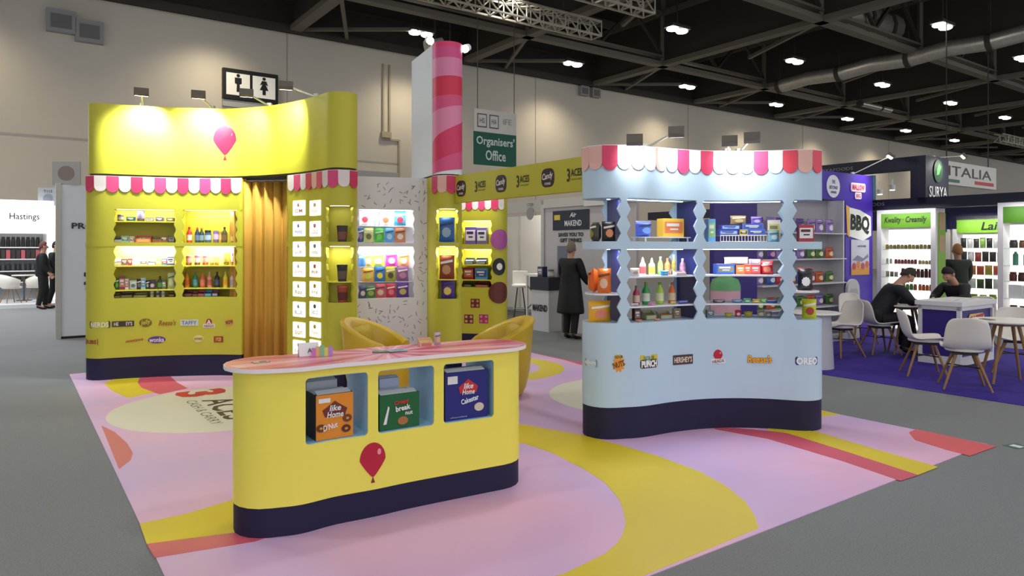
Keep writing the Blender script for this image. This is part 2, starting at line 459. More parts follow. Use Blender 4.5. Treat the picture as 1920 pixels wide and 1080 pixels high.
# wall conduit
t = thing('wall_conduit', 'thin grey conduit with a box on the wall left of the pillar', 'conduit', (*H(13.4, 27.97), 5))
CON = M((168, 158, 136), .6)
for du, z0, z1 in ((-.25, 6.6, 9.6), (.05, 6.6, 9.6), (.5, 1, 6.3)):
    mb = MB(); mb.ubox(13.4+du-.04, 13.4+du+.04, 27.92, 27.99, z0, z1); mb.build('pipe', CON, t)
mb = MB(); mb.ubox(13.1, 13.95, 27.92, 27.99, 6.3, 6.38); mb.build('pipe', CON, t)
mb = MB(); mb.ubox(13.05, 13.5, 27.85, 27.99, 6.4, 6.65); mb.build('junction_box', CON, t)
mb = MB(); mb.ubox(9.2+2.2, 9.2+4.6, 27.8, 28.0, 0, 4.9)
tag(mb.build('wall_cabinet', M((168, 168, 170), .6)), 'grey box-like door leaf on the wall behind the stand', 'cabinet')
# small wall speakers at the top of the wall
for i, (px, lb) in enumerate([(115, 'left grey speaker high on the wall at the far left'), (168, 'right grey speaker high on the wall at the far left'), (1096, 'left of two small speakers at the wall top by the girder'), (1118, 'right of two small speakers at the wall top by the girder')]):
    k = (px-960)/FPX; u = 27.8*(SU+k*CU)/(CU-k*SU)
    z = 9.9 if i > 1 else (9.0 if i else 9.2)
    s = .28 if i > 1 else .42
    t = thing('wall_speaker', lb, 'speaker', (*H(u, 27.85), z))
    mb = MB(); mb.ubox(u-s, u+s, 27.75, 28.0, z-s*.9, z+s*.9); mb.build('cabinet', M((150, 150, 150), .6), t)
    mb = MB(); mb.ubox(u-s*.7, u+s*.7, 27.73, 27.75, z-s*.6, z+s*.5); mb.build('grille', M((110, 110, 112), .7), t)
# toilet sign on the wall
def u_on(px, v): k = (px-960)/FPX; return v*(SU+k*CU)/(CU-k*SU)
vS = 27.9
u0, u1 = u_on(417, vS), u_on(520, vS); Ya = H(u0, vS)[1]; z1 = za(127, Ya); z0 = za(182, Ya)-.05
t = thing('toilet_sign', 'black framed sign with man and woman pictograms on the wall', 'sign', (*H(u0, vS), z0))
mb = MB(); mb.ubox(u0, u1, 27.8, 28.0, z0, z1); mb.build('frame', BLACK, t)
org = H((u0+u1)/2, 27.79); mp = flat((*org, (z0+z1)/2), UV, ZV); W, Hh = u1-u0, z1-z0
for s in (-1, 1):
    plate(mp, shape_pts('rect', W*.42, Hh*.72), M((225, 222, 214), .5, 0, .25), t, (s*W*.235, 0), name='panel')
    bd = [(-.05, .0), (-.12, .0), (-.12, -.36), (-.05, -.42), (-.06, -.9), (.06, -.9), (.05, -.42), (.12, -.36), (.12, .0)]
    if s == 1: bd = [(-.08, 0), (-.15, -.3), (-.06, -.22), (-.16, -.6), (-.06, -.6), (-.06, -.9), (.06, -.9), (.06, -.6), (.16, -.6), (.06, -.22), (.15, -.3), (.08, 0)]
    q = Hh*.72
    pb = plate(mp, [(x*q*1.25, (y+.42)*q*.72) for x, y in bd], BLACK, t, (s*W*.235, 0), d=.012, name='pictogram')
    plate(mp, shape_pts('disc', q*.16, q*.16, 12), BLACK, pb, (s*W*.235, q*.4), d=.012, name='head_disc')
mb = MB(); mb.ubox(u0, u1, 27.85, 28.0, z0-.28, z0-.02); mb.build('backing', M((176, 176, 174), .6), t)
# hanging organisers' office sign
vO = 22.2
u0, u1 = u_on(889, vO), u_on(968, vO); Yo = H((u0+u1)/2, vO)[1]
zt, zm, zb = za(208, Yo), za(250, Yo), za(311, Yo)
t = thing('hanging_sign', "green and white hanging sign reading Organisers' Office", 'sign', (*H(u0, vO), zb))
mb = MB(); mb.ubox(u0, u1, vO, vO+.05, zm, zt); mb.build('white_panel', M((214, 210, 204), .6), t)
mb = MB(); mb.ubox(u0, u1, vO, vO+.05, zb, zm); mb.build('green_panel', M((14, 92, 74), .6), t)
for u in (u0+.15, u1-.1):
    mb = MB(); mb.beam((*H(u, vO), zt), (*H(u, vO), 10.6), .03, .03); mb.build('wire', M((90, 84, 76), .5), t)
Wd = u1-u0
mp = flat((*H((u0+u1)/2, vO-.005), (zb+zm)/2), UV, ZV)
letters(mp, "Organisers'", Wd*.9, .42, M((215, 225, 220), .5), t, (0, .26))
letters(mp, 'Office', Wd*.48, .4, M((215, 225, 220), .5), t, (0, -.24))
mp = flat((*H((u0+u1)/2, vO-.005), (zt+zm)/2), UV, ZV)
for x in (-.32, -.04):
    o = plate(mp, shape_pts('rect', Wd*.22, .52), M((90, 90, 90), .6), t, (x*Wd, 0), name='printed_frame')
    plate(mp, shape_pts('rect', Wd*.18, .43), M((214, 210, 204), .6), o, (x*Wd, 0), d=.006, name='frame_inside')
letters(mp, 'HS', Wd*.12, .2, M((110, 110, 110), .6), t, (-.32*Wd, 0), d=.009)
letters(mp, 'HA', Wd*.12, .2, M((110, 110, 110), .6), t, (-.04*Wd, 0), d=.009)
letters(mp, 'IFE', Wd*.2, .22, M((150, 150, 150), .6), t, (.28*Wd, .05), bold=0)

# ================================================================== the printed floor mat
MATB = M2((214, 182, 228), (238, 186, 218), .55, .42, lo=.38, hi=.62, name='pink_mauve_print')
MYEL = M((226, 202, 44), .42); MCOR = M((214, 92, 112), .42); MCOR2 = M((230, 98, 104), .42); MWH = M((226, 222, 206), .42)
mat_t = thing('floor_mat', 'pink printed floor covering with yellow bands and white circles', 'floor mat', (*H(.62, 2.42), 0))
cs = [H(.62, 2.42), H(6.55, 2.42), H(6.55, 10.6), H(.62, 10.6)]
mb = MB(); mb.prism(cs, .0, .005); mb.build('mat_base', MATB, mat_t)
def gp(name, pxs, mat, z):
    P = [gnd(*p) for p in pxs]; mb = MB(); mb.prism(P, .004, z); return mb.build(name, mat, mat_t)
gp('yellow_band', [(262, 984), (350, 965), (440, 938), (560, 885), (700, 835), (850, 803), (980, 797), (1092, 817), (1160, 835), (1235, 857), (1310, 885), (1360, 912), (1397, 942), (1415, 968), (1422, 992), (1210, 1080), (1150, 1104), (900, 1130), (960, 1100), (1055, 1079), (1085, 1065), (1135, 1040), (1158, 1020), (1167, 1005), (1173, 985), (1172, 975), (1168, 955), (1160, 937), (1135, 907), (1097, 882), (1035, 850), (980, 832), (850, 838), (700, 880), (560, 945), (440, 1000), (275, 1022)], MYEL, .0068)
gp('coral_band', [(275, 1022), (440, 1001), (530, 985), (560, 990), (480, 1017), (290, 1048)], MCOR, .0066)
gp('yellow_patch', [(195, 720), (212, 712), (262, 709), (258, 718), (265, 728), (290, 737), (240, 747), (212, 735)], MYEL, .0068)
gp('coral_patch', [(260, 709), (319, 706), (332, 718), (352, 729), (300, 740), (272, 732), (257, 720)], MCOR, .0066)
gp('coral_patch', [(190, 799), (215, 811), (238, 832), (249, 850), (245, 864), (223, 881)], M((216, 112, 116), .42), .0066)
gp('coral_band', [(1340, 800), (1470, 812), (1580, 845), (1722, 892), (1688, 903), (1580, 866), (1440, 824), (1340, 806)], MCOR, .0066)
gp('yellow_band', [(1440, 804), (1530, 810), (1640, 843), (1759, 877), (1721, 892), (1580, 846), (1475, 813), (1440, 809)], MYEL, .0068)
gp('coral_patch', [(1704, 812), (1718, 806), (1868, 838), (1818, 856), (1775, 845), (1715, 826)], MCOR2, .0066)
gp('yellow_patch', [(1500, 764), (1535, 769), (1575, 778), (1533, 783), (1500, 785)], MYEL, .0068)
gp('coral_patch', [(1000, 663), (1094, 681), (1094, 686), (1060, 676)], MCOR2, .0066)
def gdisc(name, c, r, mat, z):
    mb = MB(); mb.prism([(c[0]+r*math.cos(2*PI*k/48), c[1]+r*math.sin(2*PI*k/48)) for k in range(48)], .004, z); return mb.build(name, mat, mat_t)
gdisc('white_circle', (-2.93, 7.17), 1.06, MWH, .0074)
gdisc('white_circle', (1.46, 7.72), 1.05, MWH, .0074)
gdisc('yellow_ring', (-.3, 9.45), 1.0, MYEL, .0068)
gdisc('ring_inside', (-.3, 9.45), .67, MATB, .0074)
def glet(body, c, wd, ht, mat, bold=.02):
    letters(flat((c[0], c[1], .0078), -VV, UV), body, wd, ht, mat, mat_t, d=.0, bold=bold)
c0 = Vector((-3.42, 7.62, 0))
glet('3', gnd(378, 738), .36, .52, M((196, 40, 44), .5), .05)
glet('ACES', gnd(428, 766), 1.05, .30, M((60, 50, 44), .5))
glet('CASH & CARRY', gnd(381, 773), 1.2, .1, M((90, 84, 76), .5), .0)
glet('3 ACES', (1.3, 7.6), 1.2, .32, M((60, 50, 44), .5))
# ================================================================== the sweet stand: curved modules
def wall_module(name, label, plan, zp, zones, ztop, wins, col, plinth=NAVY, nd=.3, zig=.028, chord=None, top_col=None, led=(2.0, 6.0), ledc=(1, .98, .86)):
    base = plan.front.at(plan.front.len/2, -plan.d/2)
    t = thing(name, label, 'stand wall', (base.x, base.y, 0))
    w_ = plan.wrap; z_lo, z_hi = zones[0][0], zones[-1][1]
    mb = MB(); mb.prism(plan.loop(-.004), 0, zp, True); mb.build('plinth', plinth, t)
    mb = MB(); mb.prism(plan.loop(), zp, z_lo, True); t['lower'] = mb.build('lower_panel', col, t).name
    mb = MB(); mb.prism(plan.loop(), z_hi, ztop, True); mb.build('top_panel', top_col or col, t)
    for a, b in zip(zones, zones[1:]):
        mb = MB(); mb.prism(plan.loop(.004), a[1], b[0], True); mb.build('middle_rail', col, t)
    back = Path([tuple(plan.front.at(d, -plan.d)) for d in plan.front.L])
    mb = MB(); slab(mb, back, [(z_lo, 0, back.len), (z_hi, 0, back.len)], 0, .015); mb.build('back_panel', col, t)
    W = [(w_.s_at(a), w_.s_at(b)) for a, b in wins]
    edges = [0.0]+[e for ab in W for e in ab]+[w_.len]
    for i in range(0, len(edges), 2):
        L, R = edges[i], edges[i+1]; mb = MB()
        for z0, z1 in zones:
            rows = []
            for z, a in zig_rows(z0, z1, None, zig):
                l = L-(a if i > 0 else 0); r = R+(a if i < len(edges)-2 else 0); rows.append((z, l+(zig/2 if i > 0 else 0), r-(zig/2 if i < len(edges)-2 else 0)))
            slab(mb, w_, rows, -.03, 0, max(3, int((R-L)/.04)))
        mb.build('zigzag_panel', col, t)
    for k, (L, R) in enumerate(W):
        mb = MB()
        if chord:
            a, b = w_.at(L), w_.at(R); n = (b-a).normalized(); n = Vector((-n.y, n.x))*chord
            P = Path([tuple(a.lerp(b, -.05)+n), tuple(a.lerp(b, .5)+n), tuple(a.lerp(b, 1.02)+n)])
            slab(mb, P, [(z_lo, 0, P.len), (z_hi, 0, P.len)], -.01, 0)
        else:
            slab(mb, w_, [(z_lo, L-.06, R+.06), (z_hi, L-.06, R+.06)], -nd-.01, -nd)
            for s in (L-.06, R+.06):
                p, q = w_.at(s, -.03), w_.at(s, -nd); mb.add([(p.x, p.y, z_lo), (q.x, q.y, z_lo), (q.x, q.y, z_hi), (p.x, p.y, z_hi)], [(0, 1, 2, 3)])
        mb.build('niche_lining', col, t)
        for j, (z0, z1) in enumerate(zones):
            m_ = (L+R)/2; off = -.045; ext = R-L-.04
            mb = MB(); slab(mb, w_, [(z1-.0035, L+.02, R-.02), (z1-.0005, L+.02, R-.02)], off-.004, off+.008)
            mb.build('led_strip', LEDW, t)
            p = w_.at(m_, -.07); q = w_.at(m_, -nd*.95 if not chord else -.11)
            area('niche_light', (p.x, p.y, z1-.02), (q.x, q.y, z1-.22), 1.6*led[0 if j == len(zones)-1 else 1]*ext/.7, ext, .02, ledc)
    return t, W
def shelf_on(t, path, L, R, z, nd, mat, off=-.012, th=.014):
    mb = MB(); slab(mb, path, [(z-th, L, R), (z, L, R)], -nd, off); return mb.build('shelf', mat, t)
AW_PINK = [M((206, 52, 96), .5), M((214, 70, 120), .5), M((208, 58, 108), .5)]
def awning(t, path, sA, sB, z1, z0, wd, seq, cream=AWHITE):
    n = max(1, round((sB-sA)/wd)); wd = (sB-sA)/n
    mb = MB(); slab(mb, path, [(z1-.02, sA, sB), (z1+.005, sA, sB)], 0, .012, max(4, n)); mb.build('awning_batten', WHITE, t)
    for i in range(n):
        c = seq[i % len(seq)]; s = sA+wd*(i+.5); h = z1-z0-(.012 if c in AW_PINK else .02)
        plate(on_path(path, s, z1-h/2), shape_pts('tongue', wd*(1.0 if c in AW_PINK else .98), h), c, t, d=.016 if c in AW_PINK else .013, t=.006, name='awning_strip')

ZONES = [(1.0, 1.64), (1.69, 2.1)]
FC = [(-4.99, 8.57), (-4.8, 8.66), (-4.58, 8.74), (-4.24, 8.83), (-3.78, 8.89), (-3.41, 8.87), (-2.95, 8.68), (-2.61, 8.46), (-2.29, 8.17), (-2.10, 7.97)]
planA = Plan(FC[:5]+[(-3.45, 8.87)], .42, flat_ends=(1,))
A, WA = wall_module('yellow_display_wall', 'curved yellow display wall with two lit zigzag niches at left', planA, .27, ZONES, 2.5, [(215, 328), (343, 443)], YEL, nd=.3, led=(2.6, 13.0))
awning(A, planA.wrap, planA.wrap.s_at(163), planA.wrap.s_at(453), 2.5, 2.29, .134, [AW_PINK[0], AWHITE, AW_PINK[1], AWHITE])
YSH = M((222, 210, 70), .5)
for k, zz in enumerate([(1.1, 1.4, 1.955), (1.115, 1.4)]):
    for z in zz: shelf_on(A, planA.wrap, WA[k][0]-.02, WA[k][1]+.02, z, .3, YSH)
planB = Plan([(-2.73, 8.55), (-2.5, 8.37), (-2.29, 8.17), (-2.10, 7.97)], .36, flat_ends=(0,))
B, WB = wall_module('yellow_display_wall', 'yellow display wall with glowing white logo tiles and cup niche', planB, .27, ZONES, 2.5, [(612, 662)], YEL, chord=.12, zig=.02, led=(.3, 1.6))
awning(B, planB.wrap, planB.wrap.s_at(541), planB.wrap.s_at(668), 2.5, 2.29, .126, [AWHITE, AW_PINK[1], AWHITE, AW_PINK[0], PEACH, AW_PINK[2]])
# curtain between the two modules
t = thing('curtain', 'mustard floor-length curtain hung in the gap between yellow walls', 'curtain', (-3.05, 9.0, 0))
mb = MB(); rows = []
for z in (.012, .8, 1.6, 2.46):
    rows.append([(-3.62+.95*i/60, 8.98-.18*i/60+.034*math.sin(i*.72+z*.15)+.012*math.sin(i*1.7+.5), z) for i in range(61)])
mb.grid(rows); mb.build('cloth', M((190, 142, 48), .75), t, solid=.012)
mb = MB(); mb.tube([(-3.62, 8.98, 2.475), (-2.68, 8.8, 2.475)], .015); mb.build('rail', STEEL, t)
mb = MB()
for k in (455, 461): x = xa(k, 8.95); mb.beam((x, 8.93, 0), (x, 8.93, 2.5), .03, .03)
mb.build('side_batten', M((180, 130, 30), .6), t)
# header over both
planC = Plan(FC, .36)
C = thing('yellow_header', 'tall concave yellow header spanning the tops of both yellow walls', 'header panel', (-3.6, 8.9, 2.53))
mb = MB(); mb.prism(planC.loop(), 2.53, 3.39, True); mb.build('header_panel', YEL, C)
mb = MB(); mb.prism(planC.loop(-.02), 2.508, 2.531, True); mb.build('base_plate', M((60, 58, 40), .6), C)
RED = M((186, 24, 54), .35)
def balloon(mp, h, par, c=(0, 0)):
    a = plate(mp, shape_pts('balloon', h*.66, h*.84, 28), RED, par, (c[0], c[1]+h*.08), d=.004, name='printed_balloon')
    plate(mp, [(-.05*h, -.48*h), (.05*h, -.48*h), (0, -.33*h)], M((150, 28, 46), .4), a, c, d=.005, name='knot')
    plate(mp, shape_pts('disc', h*.1, h*.15, 12), M((240, 150, 160), .4), a, (c[0]+h*.16, c[1]+h*.26), d=.006, name='gleam')
sC = planC.wrap.s_at(422); balloon(on_path(planC.wrap, sC, za(268, 8.88)), .45, C)
# white sprinkle module
planD = Plan([(-1.95, 8.56), (-1.45, 8.73), (-.9, 8.9)], .36)
SPR = M((222, 220, 224), .55)
D, WD = wall_module('sprinkle_wall', 'white wall with printed sprinkles and two bays of sweet bags', planD, .27, [(1.0, 1.635), (1.68, 2.095)], 2.5, [(672, 776)], SPR, nd=.22, zig=.02, led=(2.4, 3.6), ledc=(.95, .98, 1))
mb = MB(); rnd = random.Random(3)
def sprinkle(s, z, l, a):
    mp = on_path(planD.wrap, s, z); c_, s_ = math.cos(a), math.sin(a); r = .0045
    plate(mp, [(x*c_-y*s_, x*s_+y*c_) for x, y in ((-l/2, -r), (l/2, -r), (l/2+r, 0), (l/2, r), (-l/2, r), (-l/2-r, 0))], None, None, d=.003, t=.002, mb=mb)
sp_cols = [M((138, 134, 144), .6), M((168, 156, 120), .6), M((176, 150, 160), .6)]
for ci, c in enumerate(sp_cols):
    mb = MB()
    for i in range((170, 60, 50)[ci]):
        s = rnd.uniform(planD.s0, planD.s1); z = rnd.uniform(.35, 2.46); l = rnd.uniform(.03, .055); a = rnd.uniform(0, PI)
        if WD[0][0]-.04 < s < WD[0][1]+.05 and .97 < z < 2.13: continue
        sprinkle(s, z, l, a)
    tag(mb.build('sprinkle_print', c, D), kind='stuff')
# striped tower and the yellow module below it
planF = Plan([(-1.34, 9.42), (-1.15, 9.02), (-.965, 8.62)], .36)
F, WF = wall_module('yellow_display_wall', 'narrow yellow display wall with round front under the striped tower', planF, .27, ZONES, 2.5, [(818, 859)], YEL, chord=.14, zig=.018, led=(2.6, 4.5))
awning(F, planF.wrap, planF.s1-.02, planF.wrap.len-.12, 2.5, 2.27, .125, [AW_PINK[0], PEACH])
E = thing('striped_tower', 'tall white tower with pink striped rounded edge above the stand', 'tower', (-1.05, 9.05, 2.5))
mb = MB(); mb.prism(planF.loop(), 2.52, 4.13, True); mb.build('tower_body', M((226, 230, 236), .5), E)
mb = MB(); mb.prism(planF.loop(-.02), 2.508, 2.521, True); mb.build('base_plate', BLACK, E)
zs = [(4.135, 4.135), (4.07, 4.075), (3.935, 3.945), (3.70, 3.73), (3.46, 3.50), (3.27, 3.39), (2.90, 3.2), (2.62, 2.84), (2.52, 2.60)]
cs = [(222, 56, 108), (212, 76, 132), (220, 128, 168), (208, 36, 74), (214, 76, 124), (222, 132, 168), (210, 44, 92), (216, 76, 128)]
for k, c in enumerate(cs):
    mb = MB(); a0, a1 = planF.s1-.03, planF.wrap.len-.05; rows = []
    for z2 in (zs[k+1], zs[k]):
        rows.append([(*planF.wrap.at(a0+(a1-a0)*i/14, .006), z2[0]+(z2[1]-z2[0])*(i/14)**.8) for i in range(15)])
    mb.grid(rows); mb.build('stripe', M(c, .45), E)
for px, py, Yl, lb in ((806, 76, 9.0, 'small bright lamp at the upper left of the striped tower'), (873, 91, 8.75, 'small bright lamp at the upper right of the striped tower')):
    lx, lz = xa(px, Yl), za(py, Yl); sx = -1 if px < 840 else 1
    t = thing('tower_lamp', lb, 'lamp', (lx, Yl, lz))
    mb = MB(); mb.tube([(lx+.03*sx, Yl+.05, lz+.03), (lx, Yl, lz)], .045, 10); mb.beam((lx, Yl+.04, lz), (lx-.09*sx, Yl+.06, min(lz, 4.1)), .02, .02); mb.build('housing', WHITE, t)
    mb = MB(); mb.tube([(lx, Yl, lz), (lx-.012*sx, Yl-.02, lz-.012)], .048, 10); mb.build('lens', M((255, 252, 240), .4, 0, 9.0), t)
# back wall of the stand
planG = Plan([(-1.5, 11.25), (-.9, 11.13), (-.34, 10.98)], .42)
G, WG = wall_module('yellow_display_wall', 'yellow display wall furthest back with printed sweets on its edge', planG, .27, [(1.0, 1.6), (1.68, 2.05)], 2.45, [(866, 921)], YEL, nd=.3, led=(4.0, 3.0))
awning(G, planG.wrap, planG.wrap.s_at(850), planG.wrap.s_at(944), 2.42, 2.2, .105, [AW_PINK[1], AWHITE, AW_PINK[0], AWHITE])
for px, py, c, r in ((938, 449, (168, 84, 150), .16), (936, 549, (96, 40, 30), .17)):
    disc_wrap(on_path(planG.wrap, planG.wrap.s_at(px), za(py, 10.95)), r*2, r*2, M(c, .5), G, d=.013, name='printed_sweet')
o = disc_wrap(on_path(planG.wrap, planG.wrap.s_at(936), za(500, 10.95)), .22, .27, M((30, 24, 24), .5), G, d=.013, name='printed_sweet')
disc_wrap(on_path(planG.wrap, planG.wrap.s_at(936), za(500, 10.95)), .09, .11, M((235, 230, 225), .5), o, d=.018, name='printed_cream')
for px, py, c, c2 in ((891, 569, (96, 40, 34), (190, 120, 100)), (879, 599, (100, 44, 36), (210, 150, 120)), (907, 598, (160, 60, 90), (220, 110, 150))):
    o = plate(on_path(planG.wrap, planG.wrap.s_at(px), za(py, 11)), shape_pts('rect', .15, .14), M(c, .5), G, name='printed_photo')
    for i in range(4): plate(on_path(planG.wrap, planG.wrap.s_at(px), za(py, 11)), shape_pts('disc', .045, .045, 10), M(c2, .5), o, (-.04+.08*(i % 2), -.035+.07*(i//2)), d=.006, name='printed_sweet')
area('wall_light', (-.6, 10.6, 2.75), (-.5, 11.0, 2.2), 7, .5, .1, (1, .98, .9))
# fascia beam with signs
fa, fb = Vector((.84, 6.58)), Vector((-.66, 8.57)); fd = (fa-fb).normalized()
fas = thing('fascia_sign', 'long yellow fascia beam with dark badges behind the pale blue stand', 'sign', (fb.x, fb.y, 2.17))
ang = math.atan2(fd.y, fd.x); fm = (fa+fb)/2
mb = MB(); mb.box((fm.x, fm.y, 2.335), ((fa-fb).length, .08, .33), ang); mb.build('beam', YEL, fas)
fnorm = Vector((fd.y, -fd.x, 0)); LOGOD = M((46, 32, 40), .5); CRM = M((238, 226, 220), .5)
def fas_at(px):
    k = (px-960)/FPX; s = (k*fb.y-fb.x)/(fd.x-k*fd.y); p = fb+fd*s+Vector(fnorm[:2])*.041; return p
for px in (870, 945, 1033):
    p = fas_at(px); mp = flat((p.x, p.y, 2.335), (fd.x, fd.y, 0), ZV)
    o = plate(mp, shape_pts('rrect', .20, .19, r=.35), LOGOD, fas, name='badge')
    letters(mp, 'Candy', .17, .085, CRM, o, (0, .01), d=.005, shear=.25, rot=.12); letters(mp, 'CORNER', .1, .025, CRM, o, (0, -.06), d=.005)
for px in (906, 986, 1083):
    p = fas_at(px); mp = flat((p.x, p.y, 2.335), (fd.x, fd.y, 0), ZV)
    letters(mp, '3', .045, .13, LOGOD, fas, (-.085, 0)); letters(mp, 'ACES', .16, .075, LOGOD, fas, (.03, .02)); letters(mp, 'CASH & CARRY', .15, .018, LOGOD, fas, (.03, -.045), bold=0)

# ------------------------------------------------------------------ glowing tiles on module B
TILE = M((255, 253, 245), .4, 0, .9)
rows_y = [390, 429, 467, 505, 542, 580, 618, 652]
tl = [('OM', (220, 130, 90)), ('mini', (230, 215, 160)), ('mints', (130, 120, 200)), ('LOLS', (220, 150, 140)), ('soft', (200, 200, 215)), ('crumbs', (150, 150, 140)), ('pure', (215, 215, 220)), ('8|8', (224, 110, 60)), ('fizz', (190, 180, 60)), ('zing', (200, 170, 40)), ('BLUE', (120, 150, 200)), ('CHOC CO', (90, 90, 100)), ('sun', (220, 200, 80)), ('Tasty', (220, 180, 60)), ('best', (200, 200, 190)), ('new', (200, 180, 190))]
for i, py in enumerate(rows_y):
    for j, px in enumerate((562, 592)):
        s = planB.wrap.s_at(px); q = planB.wrap.at(s); z = za(py, q.y)
        mp = on_path(planB.wrap, s, z)
        o = plate(mp, shape_pts('rrect', .245, .178, r=.06), TILE, B, d=.012, t=.012, name='light_tile')
        tx, c = tl[i*2+j]
        plate(mp, shape_pts('disc', .06, .05, 12), M(c, .5), o, (0, .035), d=.015, name='printed_emblem')
        letters(mp, tx, .15, .045, M(c, .5), o, (0, -.035), d=.015, bold=.01)
# small logos on module A
def logoA(px, py, body, w_, h_, fg, bg=None, shape='rrect', shear=0.0, rot=0.0, plan=planA, par=A, wy=8.75, bold=.02, bw=1.2, bh=1.5):
    s = plan.wrap.s_at(px); q = plan.wrap.at(s); mp = on_path(plan.wrap, s, za(py, q.y)); p2 = par
    if bg is not None: p2 = plate(mp, shape_pts(shape, w_*bw, h_*bh), M(bg, .5), par, d=.004, name='logo_plate')
    letters(mp, body, w_, h_, M(fg, .5), p2, d=.007, shear=shear, rot=rot, bold=bold)
logoA(186, 609, 'NERDS', .2, .06, (235, 232, 225), (70, 64, 60)); logoA(231, 607, "HERSHEY'S", .2, .045, (225, 215, 200), (60, 42, 36), 'rect')
logoA(273, 605, 'Jelly', .12, .07, (206, 190, 60), (120, 96, 20), 'disc', .3, .2); logoA(314, 605, "Reese's", .2, .07, (150, 84, 20), None, shear=.25)
logoA(355, 605, 'TAFFY', .18, .05, (90, 120, 180), (206, 206, 190), 'rect'); logoA(392, 604, 'A', .06, .06, (235, 225, 220), (150, 40, 46), 'disc'); logoA(392, 611, 'HEADS', .12, .03, (90, 50, 50), (230, 220, 215), 'rect')
logoA(430, 604, 'WOW', .1, .05, (40, 40, 60), (220, 150, 60), 'star', 0, .2, bw=1.3, bh=2.2)
logoA(170, 641, 'BUBS', .16, .05, (150, 36, 50), (120, 30, 44), 'rect'); logoA(252, 638, 'sweetzone', .2, .035, (170, 70, 40), None, shear=.3, rot=.12)
logoA(294, 637, 'wonka', .17, .06, (225, 215, 230), (86, 50, 130), 'disc'); logoA(372, 635, 'AWAKE', .1, .03, (110, 100, 40), (214, 206, 130), 'disc', bh=3)
logoA(410, 636, '1928', .07, .05, (220, 190, 80), (150, 40, 24), 'rect', bw=1.7, bh=1.5)

# ------------------------------------------------------------------ floodlights on arms over the yellow header
ARM = M((196, 194, 186), .35, .6); HEADM = M((104, 98, 88), .5, .1)
def flood(base, head, aim, label, power, ang=95, sz=.16, name='arm_floodlight', color=(1, .98, .9)):
    t = thing(name, label, 'floodlight', base)
    mb = MB(); mb.beam(Vector(base)-Vector((0, 0, .0)), head, .016, .016); mb.box((base[0], base[1], base[2]+.02), (.05, .05, .036)); mb.build('arm', ARM, t)
    d = (Vector(aim)-Vector(head)).normalized(); R = d.to_track_quat('-Z', 'Y').to_matrix()
    mb = MB(); mb.box(head, (sz, sz*.62, .05), mat=R); mb.build('head', HEADM, t)
    mb = MB(); mb.box(Vector(head)+d*.03, (sz*.86, sz*.48, .012), mat=R); mb.build('lens', M((255, 252, 240), .4, 0, 9.0), t)
    spot('flood_light', tuple(Vector(head)+d*.06), aim, power, ang, 1.0, color, .06)
for px, hpx, hpy, off, lb, pw in ((266, 265, 172, .42, 'floodlight on a short arm above the yellow header, leftmost', 52), (396, 372, 177, .46, 'floodlight on a leaning arm second from left above the yellow header', 60), (500, 462, 174, .5, 'small floodlight on arm in front of the toilet sign', 40), (586, 536, 160, .62, 'floodlight on the longest arm at the right of yellow header', 48)):
    s = planC.wrap.s_at(px); q = planC.wrap.at(s, -.05); h = planC.wrap.at(planC.wrap.s_at(hpx), off)
    h = Vector((xa(hpx, h.y), h.y)); aim = planC.wrap.at(planC.wrap.s_at(hpx)+.0, 0)
    flood((q.x, q.y, 3.395), (h.x, h.y, za(hpy, h.y)), (aim.x, aim.y, 3.02), lb, pw*3.9, 100, color=(.92, 1, .95))

# ================================================================== the pale blue stand
BP = [(.875, 5.915), (1.12, 5.98), (1.4, 6.14), (1.7, 6.26), (2.0, 6.30), (2.28, 6.27), (2.53, 6.19)]
planH = Plan(BP, .42); hw = planH.wrap
Hs = thing('blue_display_stand', 'pale blue curved see-through display stand with zigzag posts and navy plinth', 'display stand', (1.7, 6.35, 0))
mb = MB(); mb.prism(planH.loop(-.004), 0, .272, True); mb.build('plinth', NAVY, Hs)
mb = MB(); mb.prism(planH.loop(), .272, .984, True); Hlow = mb.build('lower_panel', LBLUE, Hs)
mb = MB(); mb.prism(planH.loop(), 1.61, 1.676, True); mb.build('middle_rail', LBLUE, Hs)
mb = MB(); mb.prism(planH.loop(), 2.045, 2.485, True); mb.build('top_panel', LBLUE, Hs)
HZ = [(.984, 1.61), (1.676, 2.045)]; DIV = M((30, 38, 104), .45)
hp = [hw.s_at(p) for p in (1170, 1313, 1478)]
for k, s in enumerate(hp):
    wmax, wmin = (.12, .122, .145)[k], (.048, .048, .07)[k]
    for off0, off1 in ((-.02, 0), (-planH.d, -planH.d+.02)):
        mb = MB()
        for z0, z1 in HZ:
            rows = [(z, s-(wmin+(wmax-wmin)*a)/2, s+(wmin+(wmax-wmin)*a)/2) for z, a in zig_rows(z0, z1, None, 1.0, .137, z0+.0)]
            slab(mb, hw, rows, off0, off1, 2)
        mb.build('zigzag_post', LBLUE, Hs)
    mb = MB(); p, q = hw.at(s, -.02), hw.at(s, -planH.d+.02); tn = hw.tan(s)*.008
    for z0, z1 in HZ:
        mb.add([(*(a+b), z) for z in (z0, z1) for a, b in ((p, -tn), (p, tn), (q, tn), (q, -tn))], [(3, 2, 1, 0), (4, 5, 6, 7), (0, 1, 5, 4), (1, 2, 6, 5), (2, 3, 7, 6), (3, 0, 4, 7)])
    mb.build('divider', DIV, Hs)
SHW = M((226, 232, 240), .2)
for a, b, z in ((hp[0]+.01, hp[1]-.01, 1.377), (hp[0]+.01, hp[1]-.01, 1.12), (hp[1]+.01, hp[2]-.01, 1.377), (hp[1]+.01, hp[2]-.01, 1.12)):
    shelf_on(Hs, hw, a, b, z, planH.d-.04, SHW, -.04)
